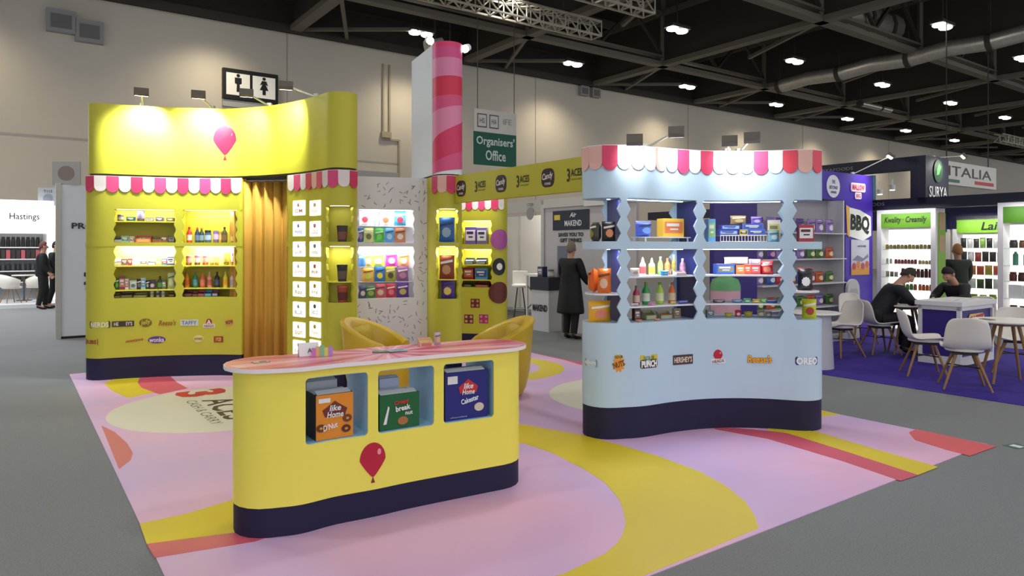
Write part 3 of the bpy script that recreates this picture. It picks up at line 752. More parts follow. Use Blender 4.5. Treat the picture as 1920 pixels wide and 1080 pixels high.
for end, z in ((0, 1.232), (1, 1.236)):
    f = planH.front
    if end == 0: P = planH._arc(0, -.02)+[tuple(f.at(d, -.02)) for d in (.02, .06)]+[tuple(hw.at(hp[0]-.012, -.03)), tuple(hw.at(hp[0]-.012, -planH.d+.03))]+[tuple(f.at(d, -planH.d+.02)) for d in (.06, .02)]
    else: P = [tuple(hw.at(hp[2]+.012, -.03))]+[tuple(f.at(f.len-d, -.02)) for d in (.06, .02)]+planH._arc(1, -.02)+[tuple(f.at(f.len-d, -planH.d+.02)) for d in (.02, .06)]+[tuple(hw.at(hp[2]+.012, -planH.d+.03))]
    mb = MB(); mb.prism(P, z-.014, z); mb.build('shelf', SHW, Hs)
B1, B2 = AW_PINK[0], AW_PINK[1]; PP = M((236, 168, 196), .5); CR = M((226, 70, 92), .5)
awning(Hs, hw, planH.s0-.36, planH.s1+.24, 2.485, 2.262, .122, [PEACH, PEACH, B1, WHITE, PP, WHITE, PEACH, WHITE, B2, WHITE, B1, WHITE, PEACH, WHITE, B2, WHITE, CR, PEACH, CR], WHITE)
for k, (a, b) in enumerate(((planH.s0-.12, hp[0]), (hp[0], hp[1]), (hp[1], hp[2]), (hp[2], planH.s1+.1))):
    for z1, pw in ((1.61, 4.0), (2.045, 1.6)):
        m_ = (a+b)/2; p = hw.at(m_, -.1); q = hw.at(m_, -.25); e = (b-a)*.8
        area('niche_light', (p.x, p.y, z1-.016), (q.x, q.y, z1-.5), pw*e/.5, e, .03, (.94, .97, 1))
        mb = MB(); slab(mb, hw, [(z1-.005, a+.06, b-.06), (z1-.001, a+.06, b-.06)], -.2, -.18, 8); mb.build('led_strip', LEDW, Hs)
for px, hpx, hpy, off, lb, pw in ((1222, 1190, 262, .30, 'floodlight hidden left behind the glare on the pale blue stand', 34), (1226, 1268, 247, .38, 'tilted floodlight on arm left over the pale blue stand', 46), (1372, 1368, 264, .30, 'small floodlight right of the middle over the pale blue stand', 36), (1392, 1410, 258, .40, 'tilted floodlight on arm right over the pale blue stand', 42)):
    s = hw.s_at(px); q = hw.at(s, -.12); h = hw.at(hw.s_at(hpx), off); h = Vector((xa(hpx, h.y), h.y)); aim = hw.at(hw.s_at(hpx), 0)
    flood((q.x, q.y, 2.49), (h.x, h.y, za(hpy, h.y)), (aim.x, aim.y, 2.36), lb, pw*.34, 100, .13, color=(1, 1, 1))
def logoH(px, py, body, w_, h_, fg, bg=None, **k): logoA(px, py, body, w_, h_, fg, bg, plan=planH, par=Hs, **k)
logoH(1107, 680, 'milkeys', .12, .045, (240, 240, 240), (150, 160, 170), shape='rrect', bold=.03)
logoH(1160, 683, 'NUTS', .1, .05, (90, 40, 20), (232, 150, 40), shape='star', rot=.25, bw=1.25, bh=2.9); logoH(1160, 669, 'SOUR', .07, .025, (30, 30, 40), (220, 190, 60), shape='star', bw=1.4, bh=1.8)
logoH(1217, 671, 'SOUR', .12, .035, (120, 140, 30), (214, 190, 40), shape='rect', bw=1.5); logoH(1217, 682, 'PUNCH', .165, .06, (245, 245, 240), (60, 54, 50), shape='rrect', bw=1.12, bh=1.25, bold=.05)
logoH(1280, 674, "HERSHEY'S", .19, .05, (236, 222, 206), (74, 46, 44), shape='rect', bw=1.12, bh=1.7)
sA = hw.s_at(1346); mpb = on_path(hw, sA, za(669, hw.at(sA).y)); balloon(mpb, .13, Hs); logoH(1346, 677, 'HEADS', .11, .028, (90, 60, 60), (240, 236, 236), shape='rrect', rot=.1)
logoH(1424, 673, "Reese's", .215, .075, (150, 80, 20), None, bold=.06, shear=.15); 
s = hw.s_at(1424); letters(on_path(hw, s, za(673, hw.at(s).y)), "Reese's", .21, .07, M((244, 176, 30), .5), Hs, d=.009, bold=.02, shear=.15)
logoH(1514, 677, 'OREO', .19, .062, (245, 245, 248), (40, 44, 110), shape='rrect', bold=.04, bw=1.08, bh=1.2)

# ================================================================== the counter in front
CP = [(-1.34, 3.905), (-1.19, 3.96), (-1.03, 4.09), (-.82, 4.215), (-.64, 4.34), (-.42, 4.475), (-.2, 4.605), (-.055, 4.69)]
planK = Plan(CP, .42); kw = planK.wrap
K = thing('display_counter', 'yellow wavy display counter with pink top, three open bays and navy plinth', 'counter', (-.75, 4.5, 0))
CY = M((242, 230, 92), .45)
mb = MB(); mb.prism(planK.loop(-.004), 0, .17, True); mb.build('plinth', NAVY, K)
mb = MB(); mb.prism(planK.loop(), .17, .50, True); mb.build('lower_panel', CY, K)
mb = MB(); mb.prism(planK.loop(), .88, .93, True); mb.build('upper_band', CY, K)
kb = [(kw.s_at(573), kw.s_at(690)), (kw.s_at(709), kw.s_at(814)), (kw.s_at(832), kw.s_at(926))]
def round_rows(z0, z1, r, L, R, fl, fr):
    out = []
    for z in [z0+r*(1-math.cos(a)) for a in (0, .4, .8, 1.2, PI/2)]+[z1-r*(1-math.cos(a)) for a in (PI/2, 1.2, .8, .4, 0)]:
        e = min(z-z0, z1-z); x = r-math.sqrt(max(0, r*r-(r-e)**2)) if e < r else 0
        out.append((z, L-x*fl, R+x*fr))
    return out
edges = [0.0]+[e for ab in kb for e in ab]+[kw.len]
for i in range(0, 8, 2):
    mb = MB(); slab(mb, kw, round_rows(.5, .88, .025, edges[i], edges[i+1], 1 if i else 0, 1 if i < 6 else 0), -.012, 0, max(3, int((edges[i+1]-edges[i])/.04))); mb.build('front_post', CY, K)
kback = Path([tuple(planK.front.at(d, -planK.d)) for d in planK.front.L])
CELL = M((150, 196, 226), .5)
be = [0.0]
for a, b in kb: be += [a-planK.s0, b-planK.s0]
be.append(planK.front.len)
for i in range(0, 8, 2):
    a, b = be[i]/planK.front.len*kback.len, be[i+1]/planK.front.len*kback.len
    mb = MB(); slab(mb, kback, [(.5, a, b), (.88, a, b)], 0, .012); mb.build('back_post', CY, K)
for a, b in kb:
    mb = MB()
    for s in (a-.004, b+.004):
        p, q = kw.at(s, -.012), kw.at(s, -planK.d+.012); tn = kw.tan(s)*.004
        mb.add([(*(x+y), z) for z in (.5, .88) for x, y in ((p, -tn), (p, tn), (q, tn), (q, -tn))], [(3, 2, 1, 0), (4, 5, 6, 7), (0, 1, 5, 4), (1, 2, 6, 5), (2, 3, 7, 6), (3, 0, 4, 7)])
    slab(mb, kw, [(.5, a, b), (.504, a, b)], -planK.d+.012, -.004); slab(mb, kw, [(.876, a, b), (.88, a, b)], -planK.d+.012, -.004)
    mb.build('bay_lining', CELL, K)
TOPE = .05
mb = MB(); mb.prism(planK.loop(TOPE), .93, .953, True); top = mb.build('top_board', M((240, 232, 236), .35), K)
lp_ = planK.loop(TOPE-.004); cen = planK.front.at(planK.front.len*.52, -planK.d*.5)
TP = [M2((226, 112, 136), (232, 142, 160), 2.0, .3, name='top_print_a'), M2((200, 62, 108), (210, 80, 122), 2.0, .3, name='top_print_b'), M2((244, 190, 206), (240, 176, 196), 2.0, .3, name='top_print_c')]
mb = MB(); mb.prism(lp_, .9525, .9535, True); prnt = mb.build('top_print', TP[0], top)
ray = Path(lp_+[lp_[0]])
for k in range(22):
    a = 2*PI*k/22; 
    def hit(a):
        best = None; dx, dy = math.cos(a), math.sin(a)
        for p, q in zip(ray.p, ray.p[1:]):
            ex, ey = q.x-p.x, q.y-p.y; den = dx*ey-dy*ex
            if abs(den) < 1e-9: continue
            t_ = ((p.x-cen.x)*ey-(p.y-cen.y)*ex)/den; u_ = ((p.x-cen.x)*dy-(p.y-cen.y)*dx)/den
            if 0 <= u_ <= 1 and t_ > 0 and (best is None or t_ < best): best = t_
        return (cen.x+dx*(best or .1)*.985, cen.y+dy*(best or .1)*.985)
    P = [(cen.x, cen.y), hit(a), hit(a+.12)]
    mb = MB(); mb.prism(P, .9532, .9542); mb.build('sunburst_ray', TP[1+k % 2], top)
sK = kw.s_at(699); balloon(on_path(kw, sK, za(868, kw.at(sK).y)), .245, K)
# ================================================================== goods: one prototype of each kind, unit size, copied for every item
def pillow(w_=1.0, d_=1.0, h_=1.0, y0=0.0, z0=0.0, front_only=False, nx=8, nz=8):
    mb = MB(); F, B = [], []
    for j in range(nz+1):
        z = j/nz; rf, rb = [], []
        for i in range(nx+1):
            x = i/nx-.5; b = (1-(2*abs(x))**3.0)*min(1, 5.5*min(z, 1-z))**.6
            wv = 1-.05*math.sin(PI*z) if not front_only else 1
            rf.append((x*w_*wv, y0-d_*.5*b, z0+z*h_)); rb.append((x*w_*wv, y0+d_*.5*b, z0+z*h_))
        F.append(rf); B.append(rb)
    mb.grid(F)
    if not front_only: mb.grid(B, flip=True)
    return mb
def _proto(kind):
    P = []                                                # (part name, mesh builder, role)
    if kind == 'bottle':
        P = [('body', MB().lathe([(.46, 0), (.5, .04), (.5, .56), (.44, .66), (.2, .8), (.17, .9)]), 0), ('cap', MB().lathe([(.2, .88), (.2, .99), (.17, 1)]), 1), ('label', MB().lathe([(.51, .14), (.515, .32), (.51, .5)]), 2)]
    elif kind == 'squeeze_bottle':
        P = [('body', MB().lathe([(.46, 0), (.5, .05), (.5, .56), (.42, .66), (.24, .7)], sy=.8), 0), ('nozzle', MB().lathe([(.26, .68), (.2, .8), (.07, 1)]), 1), ('label', MB().lathe([(.515, .1), (.515, .5)], sy=.82), 2)]
    elif kind == 'can':
        P = [('body', MB().lathe([(.42, 0), (.5, .05), (.5, .92), (.43, .985)]), 0), ('lid', MB().lathe([(.44, .97), (.44, 1.0), (.36, 1.0)]), 1), ('label', MB().lathe([(.507, .25), (.507, .72)]), 2)]
    elif kind == 'jar':
        P = [('body', MB().lathe([(.46, 0), (.5, .05), (.5, .7), (.42, .8)]), 0), ('lid', MB().lathe([(.46, .79), (.46, .98), (.42, 1)]), 1), ('label', MB().lathe([(.51, .2), (.51, .6)]), 2)]
    elif kind == 'cup':
        P = [('body', MB().lathe([(.38, 0), (.48, .92)]), 0), ('lid', MB().lathe([(.5, .9), (.5, .97), (.46, 1)]), 1), ('label', MB().lathe([(.403, .14), (.455, .62)]), 2)]
    elif kind == 'box':
        mb = MB(); mb.box((0, 0, .5), (1, 1, 1)); f = MB(); f.box((0, -.504, .52), (.86, .012, .62)); l = MB(); l.box((0, 0, 1.003), (.96, .9, .01)); g = MB(); g.box((-.04, -.512, .66), (.62, .012, .16)); g.box((.02, -.512, .42), (.4, .012, .09))
        P = [('carton', mb, 0), ('front_print', f, 2), ('lid_flap', l, 1), ('name_band', g, 3)]
    elif kind == 'tray':
        mb = MB(); mb.box((0, -.45, .25), (1, .1, .5)); mb.box((0, .45, .5), (1, .1, 1)); mb.box((0, 0, .05), (1, .8, .1))
        for s in (-1, 1): mb.add([(s*.5, -.5, 0), (s*.5, .5, 0), (s*.5, .5, 1), (s*.5, -.5, .5), (s*.45, -.5, 0), (s*.45, .5, 0), (s*.45, .5, 1), (s*.45, -.5, .5)], [(0, 1, 2, 3), (4, 7, 6, 5), (3, 2, 6, 7)])
        f = MB(); f.box((0, -.505, .25), (.8, .012, .36)); c = MB()
        for i in range(5): c.box((-.36+.18*i, 0, .38), (.15, .7, .5), mat=Matrix.Rotation(.25, 3, 'X'))
        P = [('tray', mb, 0), ('front_print', f, 2), ('contents', c, 1)]
    elif kind == 'bag':
        f = MB(); n = 20; F = []
        pf = pillow(.7, .98, .5, -.022, .25, True, 6, 5); base = []
        for i in range(n):                                   # printed badge that follows the bulge of the bag
            a = 2*PI*i/n; rr = 1+.14*(i % 2); base.append((.26*rr*math.cos(a), .4+.19*rr*math.sin(a)))
        bul = lambda x, z: -.5*(1-(2*abs(x))**3)*min(1, 5.5*min(z, 1-z))**.6-.02
        f.add([(x, bul(x, z), z) for x, z in base]+[(x*.5, bul(x*.5, .4+(z-.4)*.5), .4+(z-.4)*.5) for x, z in base], [tuple(range(n, 2*n))]+[(i, (i+1) % n, n+(i+1) % n, n+i) for i in range(n)], True)
        s = MB(); s.box((0, 0, .985), (1, .05, .05)); s.box((0, 0, .015), (1, .05, .05))
        b = MB(); V2 = []                                    # name band across the upper half, gently tilted
        for q in (0, 1):
            for i in range(7):
                x = -.4+.8*i/6; z = .68+.1*q+.05*(i-3)/3; V2.append((x, bul(x, z)-.004, z))
        b.add(V2, [(i, i+1, i+8, i+7) for i in range(6)], True)
        P = [('bag', pillow(), 0), ('seal', s, 1), ('front_print', f, 2), ('name_band', b, 3)]
    elif kind == 'dish':
        P = [('bowl', MB().lathe([(.3, 0), (.42, .35), (.5, 1), (.46, 1), (.36, .35)]), 0), ('sweets', MB().lathe([(.44, .75), (.3, .95), (.05, 1.08)]), 1)]
    return [(n, b.mesh(n, None), r) for n, b, r in P]
def contrast(c):
    q = c[2] if len(c) > 2 else c[0]; l = sum(q)/3
    return (236, 232, 226) if l < 165 else tuple(int(v*.55) for v in c[0])
PROTO = {}; NTH = ['leftmost', 'second from left', 'third from left', 'fourth from left', 'fifth from left', 'sixth from left', 'seventh from left', 'eighth from left', 'ninth from left', 'tenth from left', 'eleventh from left', 'twelfth from left', 'thirteenth from left', 'fourteenth from left']
WORD = {'squeeze_bottle': 'squeeze bottle', 'tray': 'display tray'}
def item(kind, pos, size, yaw, cols, label, group=None, simple=False):
    if kind not in PROTO:
        PROTO[kind] = _proto(kind)
        for n, me, r in PROTO[kind]: me.materials.append(WHITE)
    nm = {'bag': 'sweet_bag', 'tray': 'display_tray', 'cup': 'sweet_cup', 'dish': 'sweet_dish', 'box': 'sweet_box', 'can': 'drink_can', 'bottle': 'drink_bottle', 'jar': 'sweet_jar'}.get(kind, kind)
    t = thing(nm, label, WORD.get(kind, kind), pos, yaw, group, scale=size)
    for n, me, r in PROTO[kind]:
        o = bpy.data.objects.new(n, me); COL.objects.link(o); o.parent = t
        o.material_slots[0].link = 'OBJECT'; o.material_slots[0].material = M(cols[min(r, len(cols)-1)] if r < 3 else (contrast(cols)), .35)
    return t
def row(where, path, off, z, items, group=None, depth=None, dz=0.0, ylift=0.0):
    for i, it in enumerate(items):
        px, wp, hp_, kind, desc, cols = it[:6]; o2 = it[6] if len(it) > 6 else off
        s = path.s_at(px, o2); q = path.at(s, o2); tn = path.tan(s); k = q.y/FPX
        w_, h_ = wp*k, hp_*k
        d_ = {'bottle': w_, 'can': w_, 'jar': w_, 'cup': w_, 'squeeze_bottle': w_}.get(kind, min(.11, max(.03, w_*(.4 if kind == 'bag' else .6))))
        if depth: d_ = depth
        nth = NTH[i] if len(items) > 1 else 'standing'
        if i == len(items)-1 and i > 1: nth = 'rightmost'
        item(kind, (q.x, q.y, z+.001), (w_, d_, h_), math.atan2(tn.y, tn.x), cols, '%s, %s on %s' % (desc, nth, short(where)), group or 'goods on '+short(where))
def short(w_): return w_.replace('the ', '').replace('pale blue', 'blue').replace('of yellow wall', 'of yellow wall')
def half_shelf(t, plan, L, R, z, chord, mat):
    a, b = plan.wrap.at(L), plan.wrap.at(R); n = (b-a).normalized(); n = Vector((-n.y, n.x))*(chord-.005)
    P = [tuple(plan.wrap.at(L+(R-L)*i/8, -.012)) for i in range(9)]+[tuple(b+n), tuple(a+n)]
    mb = MB(); mb.prism(P, z-.014, z); mb.build('shelf', mat, t)
pA = planA.wrap
row('top left niche shelf of the yellow wall', pA, -.12, 1.955, [(226, 11, 12, 'jar', 'small dark grey jar', [(70, 70, 84), (40, 40, 50), (150, 150, 160)]), (246, 15, 8, 'box', 'low teal carton', [(30, 90, 96), (60, 120, 120), (20, 60, 70)]), (264, 13, 20, 'can', 'tall dark purple canister', [(62, 48, 92), (50, 60, 50), (110, 100, 140)]), (281, 13, 7, 'box', 'low white and black carton', [(60, 54, 60), (220, 214, 214), (200, 196, 200)]), (300, 14, 8, 'box', 'low lavender carton', [(96, 84, 130), (150, 140, 170), (60, 54, 90)]), (320, 13, 7, 'box', 'low dark brown carton', [(70, 60, 40), (90, 84, 60), (120, 110, 80)])])
row('middle rail of the left yellow niche', pA, -.12, 1.69, [(221, 13, 11, 'tray', 'grey striped tray', [(120, 116, 120), (80, 90, 90), (180, 176, 176)]), (235, 13, 12, 'box', 'pale teal carton', [(150, 190, 180), (120, 150, 140), (90, 120, 120)]), (248, 8, 11, 'box', 'white narrow carton', [(226, 216, 206), (180, 120, 90), (150, 110, 80)]), (270, 26, 13, 'tray', 'wide orange red tray', [(214, 90, 60), (170, 190, 180), (240, 160, 90)]), (294, 14, 12, 'tray', 'olive brown tray', [(130, 110, 60), (90, 120, 60), (150, 70, 50)]), (309, 13, 12, 'box', 'brown carton', [(150, 96, 60), (180, 130, 80), (110, 70, 40)]), (322, 10, 11, 'box', 'grey blue carton', [(110, 110, 120), (70, 74, 90), (180, 180, 190)])])
row('third shelf of the left yellow niche', pA, -.12, 1.4, [(221, 13, 14, 'tray', 'grey tray', [(130, 124, 120), (90, 90, 90), (180, 176, 170)]), (234, 11, 13, 'box', 'brown carton', [(120, 90, 80), (150, 130, 120), (90, 60, 50)]), (244, 8, 13, 'box', 'red carton', [(160, 50, 44), (190, 90, 80), (120, 30, 30)]), (256, 14, 14, 'tray', 'silver tray', [(150, 150, 150), (120, 120, 120), (190, 190, 190)]), (270, 13, 14, 'box', 'silver grey carton', [(160, 158, 156), (120, 120, 118), (110, 110, 110)]), (285, 14, 12, 'tray', 'dark lavender tray', [(104, 96, 120), (60, 60, 60), (180, 180, 190)]), (298, 10, 10, 'box', 'olive carton', [(150, 146, 60), (110, 110, 40), (190, 190, 110)]), (309, 10, 13, 'box', 'bright blue carton', [(40, 110, 160), (60, 150, 190), (160, 70, 60)]), (321, 13, 16, 'box', 'navy and red carton', [(70, 70, 120), (130, 60, 80), (180, 180, 200)])])
row('fourth shelf of the left yellow niche', pA, -.12, 1.1, [(219, 9, 22, 'bag', 'dark green bag', [(40, 120, 50), (30, 90, 40), (110, 180, 70)]), (229, 10, 25, 'box', 'dark red carton', [(130, 50, 50), (90, 40, 40), (180, 130, 120)]), (238, 6, 20, 'box', 'white narrow carton', [(220, 220, 226), (170, 170, 180), (190, 120, 120)]), (250, 13, 17, 'bag', 'white teal bag', [(200, 210, 216), (120, 160, 160), (90, 120, 130)]), (261, 9, 19, 'bag', 'black bag', [(50, 44, 46), (30, 30, 30), (120, 110, 110)]), (269, 8, 21, 'box', 'pale blue carton', [(150, 190, 220), (200, 220, 230), (110, 140, 180)]), (277, 7, 17, 'bag', 'black white bag', [(40, 40, 44), (190, 190, 190), (160, 160, 160)]), (286, 12, 17, 'bag', 'dark plum bag', [(80, 60, 90), (50, 40, 60), (200, 190, 200)]), (300, 9, 24, 'bottle', 'dark green bottle', [(40, 60, 40), (30, 30, 30), (80, 130, 70)]), (308, 7, 16, 'box', 'grey green carton', [(90, 100, 80), (60, 70, 60), (140, 150, 120)]), (321, 12, 30, 'bag', 'tall pale green pouch', [(190, 210, 150), (160, 190, 120), (220, 226, 190)])])
row('niche floor at lower left of the yellow wall', pA, -.12, 1.0, [(219, 11, 8, 'tray', 'olive tray', [(110, 104, 40), (80, 70, 40), (150, 140, 60)]), (238, 20, 10, 'tray', 'dark brown tray', [(90, 76, 40), (70, 60, 50), (140, 130, 70)]), (264, 22, 8, 'tray', 'grey green tray', [(140, 140, 80), (110, 120, 70), (170, 166, 100)]), (285, 6, 14, 'jar', 'small white jar', [(220, 220, 200), (190, 190, 180), (160, 160, 150)]), (296, 6, 14, 'jar', 'navy lidded white jar', [(210, 214, 210), (60, 70, 100), (70, 80, 110)]), (306, 6, 13, 'jar', 'white blue jar', [(216, 220, 222), (120, 140, 170), (150, 160, 170)]), (322, 9, 9, 'tray', 'small dark tray', [(96, 80, 40), (60, 50, 40), (140, 120, 70)])])
row('middle rail of the right yellow niche', pA, -.12, 1.69, [(355, 10, 29, 'bottle', 'red sauce bottle', [(196, 50, 34), (150, 30, 30), (220, 190, 180)]), (370, 9, 28, 'bottle', 'dark blue bottle with red cap', [(34, 50, 80), (200, 60, 50), (90, 110, 140)]), (378, 9, 27, 'bottle', 'teal black bottle', [(40, 60, 70), (190, 70, 60), (120, 140, 160)]), (390, 12, 23, 'jar', 'navy tub with black lid', [(60, 80, 120), (24, 24, 28), (150, 170, 200)]), (405, 10, 22, 'can', 'purple can', [(120, 90, 150), (90, 70, 110), (190, 170, 200)]), (413, 6, 20, 'can', 'slim amber can', [(190, 140, 70), (160, 120, 60), (210, 180, 120)]), (421, 10, 29, 'bottle', 'dark olive bottle', [(70, 66, 30), (40, 40, 24), (110, 80, 60)]), (437, 8, 22, 'bottle', 'small brown bottle', [(150, 120, 60), (50, 40, 30), (200, 180, 110)])])
row('third shelf of the right yellow niche', pA, -.12, 1.4, [(354, 11, 18, 'can', 'maroon can', [(96, 40, 50), (150, 130, 130), (150, 110, 110)]), (370, 11, 19, 'can', 'maroon can with pale ring', [(90, 40, 56), (160, 140, 140), (190, 160, 160)]), (385, 11, 19, 'can', 'dark red can', [(120, 50, 54), (160, 140, 140), (170, 120, 110)]), (397, 7, 17, 'can', 'orange can', [(190, 120, 70), (170, 150, 120), (210, 170, 120)]), (406, 9, 17, 'can', 'amber can', [(170, 120, 50), (170, 150, 110), (200, 160, 90)]), (424, 11, 24, 'can', 'tall olive can', [(110, 104, 40), (70, 60, 40), (170, 160, 80)]), (438, 8, 24, 'can', 'tall plum can', [(80, 60, 90), (120, 100, 110), (170, 160, 180)])])
row('fourth shelf of the right yellow niche', pA, -.12, 1.115, [(351, 9, 29, 'bottle', 'orange drink bottle', [(220, 130, 30), (160, 110, 40), (196, 90, 40)]), (366, 9, 30, 'bottle', 'green drink bottle', [(30, 130, 90), (120, 110, 60), (90, 140, 170)]), (380, 9, 29, 'bottle', 'coral drink bottle', [(220, 100, 70), (170, 130, 60), (210, 120, 110)]), (393, 9, 29, 'bottle', 'pink drink bottle', [(214, 150, 130), (200, 170, 110), (190, 90, 90)]), (407, 9, 29, 'bottle', 'black drink bottle', [(30, 26, 30), (24, 24, 24), (70, 80, 120)]), (423, 9, 29, 'bottle', 'lemon drink bottle', [(226, 210, 60), (190, 190, 120), (240, 170, 40)]), (436, 8, 29, 'bottle', 'pale lilac drink bottle', [(206, 206, 200), (190, 190, 180), (180, 170, 210)])])
row('niche floor at lower right of the yellow wall', pA, -.12, 1.0, [(353, 15, 11, 'tray', 'maroon tray', [(120, 50, 54), (90, 50, 40), (160, 90, 90)]), (366, 9, 9, 'tray', 'brown tray', [(120, 80, 40), (100, 60, 40), (160, 120, 60)]), (378, 12, 11, 'tray', 'red tray', [(170, 40, 50), (60, 40, 50), (200, 120, 120)]), (391, 13, 11, 'tray', 'bright blue tray', [(40, 130, 180), (60, 90, 150), (150, 200, 220)]), (404, 11, 12, 'tray', 'navy red tray', [(60, 60, 110), (190, 60, 60), (200, 200, 220)])])
half_shelf(B, planB, WB[0][0]-.01, WB[0][1]+.01, 1.24, .12, YSH); half_shelf(F, planF, WF[0][0]-.01, WF[0][1]+.01, 1.24, .14, YSH)
item('cup', (*planB.wrap.at(planB.wrap.s_at(643), -.075), 1.691), (.125, .115, .185), .3, [(58, 44, 36), (34, 28, 26), (120, 70, 50)], 'dark brown cup on the upper ledge of the narrow yellow niche')
item('cup', (*planB.wrap.at(planB.wrap.s_at(643), -.075), 1.241), (.125, .115, .19), .3, [(50, 42, 40), (30, 26, 26), (96, 80, 70)], 'black cup on the middle ledge of the narrow yellow niche')
item('cup', (*planB.wrap.at(planB.wrap.s_at(644), -.075), 1.001), (.125, .115, .19), .3, [(150, 60, 40), (170, 70, 50), (90, 30, 30)], 'red brown cup on the bottom of the narrow yellow niche')
def bagF(px, z, wp, hp_, cols, lb, off=-.07):
    s = planF.wrap.s_at(px, off); q = planF.wrap.at(s, off); k = q.y/FPX
    item('bag', (q.x, q.y, z), (wp*k, .07, hp_*k), -.12, cols, lb)
bagF(838, 1.691, 30, 46, [(40, 96, 170), (60, 120, 190), (150, 170, 190)], 'tall blue snack bag on the upper ledge under the striped tower')
bagF(838, 1.241, 29, 44, [(130, 54, 36), (110, 40, 30), (190, 140, 90)], 'tall red brown snack bag on the middle ledge under the striped tower')
bagF(840, 1.001, 26, 36, [(70, 40, 130), (60, 34, 110), (220, 190, 90)], 'purple snack bag on the bottom ledge under the striped tower')
pG = planG.wrap
for z in (1.36, 1.12): shelf_on(G, pG, WG[0][0]-.02, WG[0][1]+.02, z, .28, YSH)
row('upper ledge of the rearmost yellow niche', pG, -.13, 1.68, [(884, 21, 32, 'box', 'purple and white box', [(90, 76, 150), (230, 226, 236), (214, 200, 224)]), (905, 20, 31, 'box', 'violet and grey box', [(96, 84, 140), (220, 220, 226), (200, 200, 214)])])
row('second ledge of the rearmost yellow niche', pG, -.13, 1.36, [(881, 18, 12, 'tray', 'small navy tray', [(36, 44, 70), (150, 160, 180), (110, 120, 150)]), (903, 22, 12, 'tray', 'small black tray', [(30, 34, 54), (140, 150, 180), (120, 130, 160)])])
row('third ledge of the rearmost yellow niche', pG, -.13, 1.12, [(880, 20, 22, 'box', 'dark red box', [(150, 30, 36), (120, 30, 30), (190, 110, 90)]), (904, 24, 21, 'box', 'light blue box', [(90, 150, 200), (120, 170, 210), (60, 90, 160)])])
row('floor of the rearmost yellow niche', pG, -.13, 1.0, [(878, 16, 9, 'tray', 'dark green tray', [(50, 84, 50), (120, 40, 40), (130, 140, 100)]), (905, 28, 9, 'tray', 'maroon tray', [(120, 40, 40), (90, 30, 30), (200, 130, 110)])])
# bags in the sprinkle wall, three tiers of clear ledges
pD = planD.wrap; ACR = M((226, 232, 236), .15)
tiers = [(1.90, -.17, 'top ledge of the sprinkle wall', [(684, 21, 28, 'bag', 'white and red bag', [(226, 224, 228), (190, 40, 50), (206, 44, 56)]), (702, 15, 26, 'bag', 'white and teal bag', [(220, 230, 228), (190, 80, 80), (130, 190, 190)]), (723, 22, 27, 'bag', 'white and orange bag', [(232, 228, 224), (206, 70, 50), (224, 90, 60)]), (750, 22, 28, 'bag', 'teal bag with red print', [(50, 130, 160), (170, 60, 90), (200, 40, 60)])]),
 (1.69, -.10, 'second ledge of the sprinkle wall', [(676, 12, 28, 'bag', 'dark blue slim bag', [(40, 80, 120), (190, 190, 200), (150, 110, 140)]), (691, 19, 27, 'bag', 'pale yellow green bag', [(190, 204, 120), (60, 70, 50), (110, 100, 60)]), (711, 18, 26, 'bag', 'bright green bag', [(60, 170, 60), (40, 130, 50), (120, 200, 80)]), (730, 18, 27, 'bag', 'sky blue bag', [(90, 160, 220), (60, 110, 190), (170, 210, 235)]), (750, 21, 27, 'bag', 'brown orange bag', [(190, 120, 80), (190, 80, 50), (230, 214, 200)])]),
 (1.385, -.17, 'third ledge of the sprinkle wall', [(679, 14, 26, 'bag', 'blue bag', [(80, 140, 200), (210, 220, 230), (60, 100, 180)]), (691, 13, 26, 'bag', 'yellow blue bag', [(220, 200, 100), (60, 80, 150), (220, 225, 235)]), (709, 24, 26, 'bag', 'lime yellow bag', [(200, 214, 90), (170, 190, 70), (230, 226, 200)]), (734, 22, 27, 'bag', 'magenta bag', [(206, 60, 170), (180, 40, 140), (240, 200, 230)]), (757, 20, 25, 'bag', 'orange bag', [(220, 140, 80), (200, 90, 60), (190, 170, 190)])]),
 (1.20, -.11, 'fourth ledge of the sprinkle wall', [(690, 22, 26, 'bag', 'golden orange bag', [(230, 170, 70), (180, 40, 50), (200, 210, 90)]), (712, 19, 28, 'bag', 'blue bag with yellow print', [(40, 110, 180), (60, 90, 150), (230, 210, 60)]), (732, 19, 28, 'bag', 'olive yellow bag', [(170, 160, 40), (90, 90, 40), (60, 70, 40)]), (755, 22, 28, 'bag', 'plum and teal bag', [(130, 80, 130), (50, 90, 110), (180, 120, 150)])]),
 (1.0, -.05, 'floor ledge of the sprinkle wall', [(680, 15, 23, 'bag', 'navy mixed bag', [(70, 80, 120), (50, 50, 80), (210, 200, 190)]), (695, 20, 23, 'bag', 'dark green bag', [(70, 120, 60), (60, 90, 60), (150, 170, 80)]), (713, 20, 26, 'bag', 'pink red bag', [(200, 90, 110), (170, 60, 80), (220, 200, 170)]), (733, 18, 26, 'bag', 'red bag with green top', [(196, 40, 76), (150, 170, 90), (230, 120, 140)]), (755, 23, 27, 'bag', 'purple bag', [(90, 40, 140), (60, 30, 110), (200, 180, 100)])])]
for z, off, nm, its in tiers:
    if z not in (1.69, 1.0): shelf_on(D, pD, WD[0][0]+.0, WD[0][1]-.0, z, .21, ACR, off+.03, .006)
    row(nm, pD, off, z, its, depth=.045)
